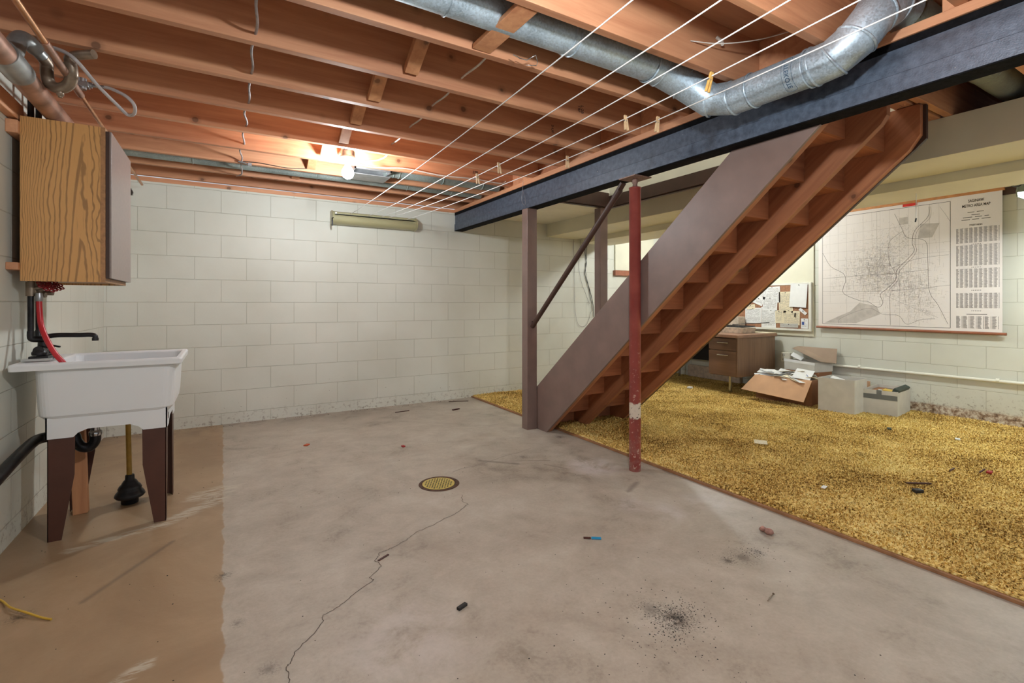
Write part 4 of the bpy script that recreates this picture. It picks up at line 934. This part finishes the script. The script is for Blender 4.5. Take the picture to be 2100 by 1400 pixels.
m = MB(); m.box((5.955, 3.10, .775), (5.984, 3.13, 1.355)); m.box((5.955, 4.32, .775), (5.984, 4.35, 1.355)); m.box((5.955, 3.13, .775), (5.984, 4.32, .80)); m.box((5.955, 3.13, 1.33), (5.984, 4.32, 1.355)); m.build('frame', M['frame_white'], bb, .002)
def sheet(y, z, w_, h_, rot, mat, lab, layer, lines=True, curl=0.0, name='pinned_paper'):
    x = 5.960-.0016*layer; c, s_ = math.cos(rot), math.sin(rot)
    root = thing(name, (x, y, z), lab, 'paper')
    def P(a, b, dx=0): return (x-dx-(curl*((.5-b/h_))**2 if h_ else 0), y - (a*c-b*s_), z+(a*s_+b*c))
    n = 5; vs = []; 
    for j in range(n+1):
        b = -h_/2+h_*j/n; vs += [P(-w_/2, b), P(w_/2, b)]
    m = MB(); m.add(vs, [(2*j, 2*j+1, 2*j+3, 2*j+2) for j in range(n)]); m.add([tuple(Vector(v)+Vector((.0006, 0, 0))) for v in vs], [(2*j, 2*j+1, 2*j+3, 2*j+2) for j in range(n)]); m.build('sheet', M[mat], root, fix=False)
    if lines:
        m = MB(); q = random.Random(int(y*1000+z*100)); b = h_/2-.02
        while b > -h_/2+.02:
            a = -w_/2+.012
            while a < w_/2-.02:
                l = q.uniform(.006, .022); e = min(a+l, w_/2-.012)
                if q.random() < .8: m.add([P(a, b, .0006), P(e, b, .0006), P(e, b+.0022, .0006), P(a, b+.0022, .0006)], [(0, 1, 2, 3)])
                a += l+.004
            b -= q.choice((.007, .007, .010))
        if m.v: m.build('print', M['ink'], root, fix=False)
    p = P(0, h_/2-.012, .001); MB().lathe([(.0045, 0), (.003, .005), (.0045, .009)], p, 10, (-1, 0, 0)).build('pushpin', M['black'], root)
    return root
sheet(3.245, 1.20, .20, .28, -.05, 'paper', 'blank white sheet at the upper right of the bulletin board', 4, False, .01)
sheet(3.40, 1.12, .17, .26, .02, 'paper_cream', 'cream printed sheet left of the blank white sheet', 2)
sheet(3.57, 1.215, .20, .20, .03, 'paper', 'white printed sheet at the top middle of the board', 2)
sheet(3.60, 1.10, .19, .17, -.04, 'paper', 'white form below the top middle sheet', 3)
sheet(3.72, 1.25, .16, .15, -.35, 'paper', 'tilted sheet cut off by the stair edge near the board top', 3)
sheet(3.76, 1.14, .15, .09, -.4, 'paper', 'small tilted card in the left half of the board', 4)
sheet(3.62, .93, .19, .26, .01, 'paper', 'tall printed page at the lower middle of the board', 2)
sheet(3.83, .95, .22, .20, .0, 'paper', 'grey printed page at the lower left of the board', 1)
sheet(3.33, .93, .20, .17, -.02, 'paper_cream', 'pale receipt sheet at the lower right of the board', 2)
sheet(3.48, .94, .10, .16, .03, 'paper_cream', 'narrow cream slip between the two lower pages', 3)
sheet(3.36, 1.00, .07, .06, .0, 'paper_cream', 'small cream note in the middle right of the board', 4, False)
sheet(3.58, 1.005, .07, .05, .35, 'paper', 'small slanted note on the tall printed page', 4, False)
sheet(3.195, 1.01, .10, .035, -.7, 'paper', 'little slanted strip near the right frame of the board', 3, False)
sheet(3.175, .865, .08, .12, .0, 'paper', 'white card with blue print at the bottom right corner', 3)
m = MB().box((5.9535, 3.178, .85), (5.954, 3.205, .885)); tag(m.build('blue_stamp', M['ink_blue']), 'small blue printed square on the corner card', 'stamp')
sheet(3.36, .835, .22, .05, .02, 'paper_grey', 'low grey strip along the bottom right of the board', 3)
sheet(3.86, 1.06, .12, .06, .1, 'paper_cream', 'folded pale slip at the left of the board by the stairs', 3)
tag(MB().obox((5.951, 3.285, .965), (.006, .012, .05), 0, .1).build('black_clip', M['black']), 'black bulldog clip on the lower right receipt sheet', 'clip')

# ------------------------------------------------------------------ wall map
mp = thing('wall_map', (5.96, 2.2, .82), 'large printed city wall map hanging from wooden rods on the right wall', 'map')
MX = 5.962
MB().box((MX, 1.468, .842), (MX+.0012, 3.02, 2.135)).build('sheet', M['map_paper'], mp)
MB().box((MX-.008, 1.455, 2.115), (MX+.022, 3.03, 2.145)).build('rod', M['rod'], mp, .002)
MB().tube([(MX-.004, 1.44, .834), (MX-.004, 3.04, .834)], .013, 14).build('rod', M['rod_red'], mp)
def mq(y, z): return (MX-.0008, y, z)
def my(u): return 2.975 - u*(2.975-1.828)     # 0 left .. 1 right of the map frame
def mz(v): return 2.080 - v*(2.080-.872)
def mline(mb, pts, w_=.0022): mb.ribbon([(MX-.0009, my(u), mz(v)) for u, v in pts], w_, (-1, 0, 0))
fr = MB()
for a, b_ in (((0, 0), (1, 0)), ((1, 0), (1, 1)), ((1, 1), (0, 1)), ((0, 1), (0, 0))): mline(fr, [a, b_], .0035)
fr.build('border', M['ink_dark'], mp, fix=False)
gr = MB()
for poly in ([(.33, .80), (.47, .83), (.50, .90), (.30, .985), (.02, .99), (.16, .92), (.25, .88)], [(.80, .15), (.93, .16), (.88, .27), (.78, .27)], [(.645, .08), (.71, .08), (.71, .14), (.645, .14)]):
    gr = MB(); gr.add([(MX-.0005, my(u), mz(v)) for u, v in poly], [tuple(range(len(poly)))]); gr.build('shaded_area', M['map_grey'], mp, fix=False)
mn = MB(); q = random.Random(21)
for i in range(1, 14):
    u = i/14+q.uniform(-.004, .004)
    mline(mn, [(u, q.choice((0, 0, .12))), (u+.003, q.choice((.5, .8, 1)))], .0011)
for i in range(1, 12): 
    v = i/12.5; mline(mn, [(0, v+.01), (q.choice((.5, .7, 1)), v-.005)], .0011)
mn.build('grid_road', M['ink_light'], mp, fix=False)
sm = MB()
def cluster(cu, cv, su, sv, n, ang):
    for _ in range(n):
        u, v = q.gauss(cu, su), q.gauss(cv, sv)
        if not (.02 < u < .98 and .02 < v < .98): continue
        l = q.uniform(.006, .035); a = ang + q.choice((0, PI/2)) + q.uniform(-.05, .05)
        du_, dv_ = math.cos(a)*l, math.sin(a)*l
        mline(sm, [(u, v), (min(.99, u+du_), min(.99, v+dv_))], .0009)
cluster(.42, .50, .10, .10, 1150, .0); cluster(.62, .62, .14, .09, 1050, .0); cluster(.55, .42, .06, .10, 350, .5); cluster(.75, .72, .08, .08, 380, .0); cluster(.68, .25, .06, .08, 160, .8); cluster(.82, .86, .06, .05, 120, .3); cluster(.12, .62, .03, .04, 60, 0)
cluster(.5, .5, .3, .3, 320, 0)
sm.build('street_grid', M['ink_light'], mp, fix=False)
mj = MB()
def curve2(pts, w_): mline(mj, [(p.x, p.y) for p in smooth_path([(a, b_, 0) for a, b_ in pts], 6)], w_)
curve2([(.86, .02), (.85, .10), (.76, .20), (.74, .30), (.75, .38), (.63, .52), (.62, .60), (.55, .68), (.50, .73), (.52, .80), (.48, .84), (.40, .79), (.33, .78), (.20, .72), (.19, .66), (.21, .60), (.19, .53), (.08, .46), (.02, .36), (.0, .32)], .0036)
curve2([(.87, .02), (.865, .11), (.78, .20), (.76, .30), (.765, .39), (.65, .53), (.64, .60), (.57, .69)], .0022)
curve2([(.61, .04), (.66, .16), (.70, .25), (.78, .27), (.84, .31), (.85, .45), (.86, .70), (.92, .82), (.985, .97)], .0030)
curve2([(.68, .19), (.57, .28), (.57, .45), (.61, .53), (.59, .56)], .0020)
curve2([(.0, .57), (.3, .555), (.6, .55), (.85, .53)], .0018); curve2([(.0, .69), (.4, .70), (.7, .69), (1, .66)], .0018); curve2([(.6, .50), (.76, .44), (.99, .42)], .0018)
curve2([(.47, 0), (.475, .5), (.48, .72)], .0012); curve2([(.57, .74), (.58, .99)], .0020)
curve2([(.15, .99), (.16, .95), (.30, .88), (.42, .85), (.52, .90), (.64, .91), (.70, .98), (.80, .94), (.90, .93)], .0024)
curve2([(.55, .74), (.72, .83), (.92, .92)], .0010); curve2([(.93, .03), (.97, .10), (1.0, .16)], .0016)
mj.build('river_and_highway', M['ink'], mp, fix=False)
m = MB(); m.box((MX-.0016, 2.085, 2.088), (MX-.0006, 2.205, 2.117)); m.build('red_tab', M['ink_red'], mp)
def mt(txt, y, z, s, nm='title', b_=.0006, mat='ink_dark', al='CENTER'): return text_mesh(txt, s, M[mat], nm, mp, lambda a, c: (MX-.0009, y-a*.66, z+c), b_, al)
mt('SAGINAW', 1.645, 2.046, .036, b_=.0005); mt('METRO AREA MAP', 1.645, 2.002, .036, b_=.0005)
mt('STREET INDEX', 1.645, 1.826, .021, b_=.0003)
m = MB()
for z, wds in ((1.950, (.05, .05)), (1.924, (.06,)), (1.904, (.07, .05, .03)), (1.882, (.06, .05, .06))):
    tot = sum(wds)+.015*(len(wds)-1); y = 1.645+tot/2
    for w_ in wds:
        n = int(w_/.006)
        for i in range(n): m.add([mq(y-i*.006, z), mq(y-i*.006-.004, z), mq(y-i*.006-.004, z+.006), mq(y-i*.006, z+.006)], [(0, 1, 2, 3)])
        y -= w_+.015
m.build('fine_print', M['ink_dark'], mp, fix=False)
m = MB(); q = random.Random(9)
for (z1, z0) in ((1.806, 1.668), (1.645, 1.457), (1.426, 1.25), (1.20, 1.06), (.985, .875)):
    cols = 9 if z1 > 1.1 else 6
    for c_ in range(cols):
        ys = 1.785-c_*(.30/cols); z = z1
        while z > z0:
            l = q.uniform(.4, .62)*.30/cols
            m.add([mq(ys, z), mq(ys-l, z), mq(ys-l, z+.0028), mq(ys, z+.0028)], [(0, 1, 2, 3)])
            e = ys-.30/cols*.80; m.add([mq(e, z), mq(e-.005, z), mq(e-.005, z+.0028), mq(e, z+.0028)], [(0, 1, 2, 3)])
            z -= .0052
m.build('index_columns', M['ink'], mp, fix=False)
m = MB()
for z in (1.652, 1.438, 1.225, 1.035):
    for i in range(6): m.add([mq(1.675-i*.012, z), mq(1.670-i*.012, z), mq(1.670-i*.012, z+.006), mq(1.675-i*.012, z+.006)], [(0, 1, 2, 3)])
for i in range(22): m.add([mq(1.71-i*.0065, 1.003), mq(1.7055-i*.0065, 1.003), mq(1.7055-i*.0065, 1.010), mq(1.71-i*.0065, 1.010)], [(0, 1, 2, 3)])
m.build('fine_print', M['ink_dark'], mp, fix=False)
pc_ = thing('pull_cord', (4.2, 1.47, 1.86), 'short white pull cord with black tip hanging before the map', 'cord')
MB().tube([(4.30, 1.51, 1.902), (4.30, 1.51, 1.72)], .003, 8).build('string', M['line'], pc_)
MB().tube([(4.30, 1.51, 1.722), (4.296, 1.513, 1.695)], .005, 8).build('tip', M['black'], pc_)

# ------------------------------------------------------------------ desk
dk = thing('office_desk', (5.55, 4.2, 0), 'walnut laminate office desk with drawers standing behind the stairs', 'desk')
MB().box((5.13, 3.49, .700), (5.93, 5.02, .735)).build('desktop', M['walnut_top'], dk, .003)
MB().box((5.175, 3.52, .235), (5.93, 3.545, .70)).build('side_panel', M['walnut_z'], dk)
m = MB(); m.box((5.19, 3.545, .235), (5.93, 3.90, .69)); m.build('pedestal', M['walnut_z'], dk)
def drawer(z0, z1):
    d = MB().box((5.168, 3.533, z0), (5.19, 3.905, z1)).build('drawer', M['walnut_x'], dk, .002)
    d['_o'] = tuple(Vector(d['_o']))
    m = MB(); zc = z1-.05; m.tube([(5.150, 3.625, zc), (5.150, 3.775, zc)], .006, 10); m.tube([(5.168, 3.64, zc), (5.15, 3.64, zc)], .005, 8); m.tube([(5.168, 3.76, zc), (5.15, 3.76, zc)], .005, 8)
    h = m.build('handle', M['chrome'], dk); h.parent = d; h.location = (0, 0, 0)
drawer(.545, .685); drawer(.245, .535)
MB().box((5.88, 3.90, .30), (5.90, 4.98, .70)).build('modesty_panel', M['dark'], dk)
MB().box((5.175, 4.96, .30), (5.93, 4.985, .70)).build('side_panel', M['walnut_z'], dk)
for x, y in ((5.30, 3.70), (5.82, 3.60), (5.30, 4.90), (5.82, 4.90)):
    MB().box((x-.012, y-.012, CZ), (x+.012, y+.012, .235 if y < 4 else .31)).build('leg', M['chrome'], dk)
tag(box((5.93, 4.0, .03), (5.995, 4.85, .20)).build('block_ledge', M['stone'], None, .01), 'rough pale block ledge under the desk at the wall', 'block')
# things on the desk
tr_ = thing('foam_tray', (5.6, 3.85, .736), 'pale shallow tray on the desk with a black wire basket on top', 'tray')
L = [rrect(5.45, 5.72, 3.64, 4.05, .03, .737), rrect(5.44, 5.73, 3.63, 4.06, .03, .80), rrect(5.45, 5.72, 3.64, 4.05, .03, .80), rrect(5.46, 5.71, 3.65, 4.04, .03, .765)]
loft(MB(), L, True, True, False).build('tray', M['stone'], tr_)
m = MB()
for i in range(9): m.tube([(5.46, 3.67+i*.042, .812), (5.70, 3.66+i*.042, .818)], .004, 6)
m.tube([(5.46, 3.65, .815), (5.46, 4.03, .815), (5.71, 4.03, .82), (5.70, 3.64, .82), (5.46, 3.65, .815)], .006, 6)
tag(m.build('wire_rack', M['black']), 'black wire rack lying on the foam tray', 'rack')
tag(MB().tube([(5.70, 3.95, .83), (5.88, 3.56, .865)], .005, 8).build('black_rod', M['black']), 'thin black rod leaning over the tray toward the board', 'rod')
tag(box((5.78, 3.92, .737), (5.93, 4.16, .93)).build('paper_stack', M['stone'], None, .008), 'beige box of papers at the back of the desk against the board', 'box')
tag(MB().obox((5.83, 3.62, .741), (.18, .24, .006), .1).build('paper_sheet', M['paper_cream']), 'sheet of paper lying on the desktop by the wall', 'paper')

# ------------------------------------------------------------------ boxes on the carpet
def quadbox(mb, P, z0, z1, t=.004, inner=True, bottom=True):
    # P: four floor corners in order; open-topped carton
    n = 4; c = sum((Vector((p[0], p[1], 0)) for p in P), Vector())/4
    out0 = [(p[0], p[1], z0) for p in P]; out1 = [(p[0], p[1], z1) for p in P]
    ins = [((p[0]-c.x)*(1-.03)+c.x, (p[1]-c.y)*(1-.03)+c.y) for p in P]
    in1 = [(p[0], p[1], z1) for p in ins]; in0 = [(p[0], p[1], z0+.01) for p in ins]
    vs = out0+out1+in1+in0; fs = []
    for i in range(4):
        j = (i+1) % 4; fs += [(i, j, 4+j, 4+i), (4+i, 4+j, 8+j, 8+i), (8+i, 8+j, 12+j, 12+i)]
    fs += [(3, 2, 1, 0), (12, 13, 14, 15)]
    return mb.add(vs, fs)
BZ = CZ+.004
# big white carton
wb = thing('white_carton', (5.35, 2.5, BZ), 'plain white open carton standing between cardboard box and taped box', 'box')
P4 = [(5.265, 2.335), (5.54, 2.345), (5.50, 2.66), (5.215, 2.645)]
quadbox(MB(), P4, BZ, .355).build('carton', M['box_white'], wb)
m = MB(); 
for i, z in enumerate((.075, .088, .101, .114)):
    for j in range(3): m.box((5.462+j*.016, 2.340, z), (5.474+j*.016, 2.342, z+.008))
m.build('printed_mark', M['ink_dark'], wb)
tag(MB().obox((5.40, 2.55, .335), (.16, .11, .01), .3, .3).build('crumpled_sheet', M['paper']), 'crumpled white sheet inside the white carton', 'paper')
# low taped box
tb = thing('taped_box', (5.7, 2.2, BZ), 'low white box with a grey tape band on its front', 'box')
P5 = [(5.50, 2.075), (5.93, 2.13), (5.90, 2.40), (5.455, 2.345)]
quadbox(MB(), P5, BZ, .262).build('carton', M['box_white'], tb)
m = MB(); a = Vector((5.455, 2.345, 0)); b_ = Vector((5.50, 2.075, 0)); nrm = Vector((-1, -.16, 0)).normalized()*.0015
def onf(t, z): p = a.lerp(b_, t)+nrm; return (p.x, p.y, z)
m.add([onf(0, .175), onf(1, .175), onf(1, .222), onf(0, .222)], [(0, 1, 2, 3)]); m.add([onf(.40, .222), onf(.55, .222), onf(.55, .263), onf(.40, .263)], [(0, 1, 2, 3)]); m.build('tape_band', M['tape'], tb, fix=False)
m = MB(); m.add([(5.47, 2.34, .232), (5.51, 2.085, .232), (5.92, 2.14, .232), (5.89, 2.39, .232)], [(0, 1, 2, 3)]); m.build('inner_flap', M['cardboard_dark'], tb, fix=False)
tag(MB().obox((5.70, 2.12, .266), (.36, .05, .045), .12, .5).build('cloth_roll', M['green_dark'], None, .008), 'dark green folded cloth along the edge of the taped box', 'cloth')
tag(MB().obox((5.60, 2.16, .247), (.10, .13, .022), .15, .1).build('yellow_folder', M['yellow_card'], None, .002), 'yellow edged card stack in the taped box', 'folder')
tag(MB().obox((5.60, 2.235, .243), (.09, .07, .012), .4, .1).build('paper_bundle', M['paper_grey'], None, .002), 'grey paper bundle in the taped box', 'paper')
tag(MB().obox((5.78, 2.24, .240), (.07, .06, .006), .15).build('tape_patch', M['tape']), 'square grey tape patch inside the taped box', 'tape')
# small brown carton behind
sb = thing('small_carton', (5.8, 2.6, BZ), 'small pale carton with brown inside behind the white carton', 'box')
quadbox(MB(), [(5.63, 2.44), (5.93, 2.48), (5.91, 2.80), (5.61, 2.76)], BZ, .275).build('carton', M['cardboard'], sb)
# big cardboard box
kb = thing('cardboard_box', (5.45, 3.1, BZ), 'large open brown cardboard box overflowing with envelopes', 'box')
K = [(5.285, 2.745), (5.60, 2.79), (5.53, 3.36), (5.205, 3.31)]
quadbox(MB(), K, BZ, .295).build('carton', M['cardboard_dark'], kb)
m = MB(); a0, a1 = Vector((5.205, 3.315, .297)), Vector((5.285, 2.74, .297)); o0, o1 = Vector((5.045, 3.385, .135)), Vector((5.085, 2.72, .095))
th = Vector((-.003, 0, .004)); m.add([a0, a1, o1, o0, a0+th, a1+th, o1+th, o0+th], [(0, 1, 2, 3), (7, 6, 5, 4), (0, 4, 5, 1), (1, 5, 6, 2), (2, 6, 7, 3), (3, 7, 4, 0)]); m.build('flap', M['cardboard'], kb)
rr = random.Random(17)
for i in range(46):
    x = rr.uniform(5.26, 5.52); y = rr.uniform(2.84, 3.30); z = .275+rr.uniform(0, .03)+.05*max(0, 1-abs(y-3.12)/.25)*max(0, 1-abs(x-5.42)/.2)
    mt_ = rr.choice(('paper', 'paper', 'paper', 'paper_grey', 'paper_cream')); cream = mt_
    tag(MB().obox((x, y, z), (.10, .20, .003), rr.uniform(-.9, .9), rr.uniform(-.25, .25), rr.uniform(-.45, .45)).build('envelope', M[mt_]),
        {'paper': 'white envelope in the loose heap filling the cardboard box', 'paper_grey': 'grey envelope in the loose heap filling the cardboard box', 'paper_cream': 'cream envelope in the loose heap filling the cardboard box'}[cream], 'envelope', {'paper': 'white', 'paper_grey': 'grey', 'paper_cream': 'cream'}[cream]+' envelopes in the cardboard box')
lp_ = thing('letter_sheet', (5.35, 2.86, .33), 'white sheet with a blue pen mark on top of the envelope heap', 'paper')
R_ = Matrix.Rotation(.25, 3, 'Z') @ Matrix.Rotation(-.35, 3, 'Y')
MB().obox((5.36, 2.87, .345), (.22, .17, .002), .25, .12, -.35).build('sheet', M['paper'], lp_)
MB().obox((5.335, 2.815, .338), (.05, .004, .003), .8, .12, -.35).build('pen_mark', M['ink_blue'], lp_)
tag(MB().obox((5.47, 3.02, .350), (.22, .24, .005), .2, -.1, .1).build('cream_folder', M['paper_cream'], None, .001), 'large cream envelope topping the heap in the cardboard box', 'envelope')
# banker box behind with lifted lid
ub = thing('lower_carton', (5.8, 3.05, BZ), 'brown carton by the wall carrying the white letter box', 'box')
MB().box((5.66, 2.86, BZ), (5.93, 3.24, .335)).build('carton', M['cardboard_dark'], ub, .002)
lb = thing('letter_box', (5.8, 3.05, .30), 'white shallow letter box with its brown lid propped open against the wall', 'box')
Q = [(5.645, 2.90), (5.93, 2.85), (5.95, 3.20), (5.665, 3.25)]
quadbox(MB(), Q, .337, .445).build('carton', M['box_white'], lb)
m = MB(); m.add([(5.643, 2.897, .415), (5.663, 3.253, .43), (5.661, 3.253, .462), (5.641, 2.897, .445)], [(0, 1, 2, 3)]); m.build('lid_lip', M['paper'], lb, fix=False)
m = MB(); l0, l1, l2, l3 = Vector((5.90, 2.80, .43)), Vector((5.68, 2.86, .458)), Vector((5.72, 3.24, .56)), Vector((5.955, 3.25, .59)); l4 = Vector((5.96, 2.82, .59)); th = Vector((0, 0, .004))
m.add([l1, l0, l4, l3, (5.84, 3.26, .57)], [(0, 1, 2, 3, 4)]); m.add([Vector(v)+Vector((.004, 0, .002)) for v in (l1, l0, l4, l3, (5.84, 3.26, .57))], [(0, 1, 2, 3, 4)]); m.build('lid', M['lid'], lb, fix=False)
tag(MB().obox((5.77, 3.16, .485), (.10, .12, .003), .2, .5, -.3).build('loose_sheet', M['paper']), 'white sheet sticking out of the letter box under its lid', 'paper')
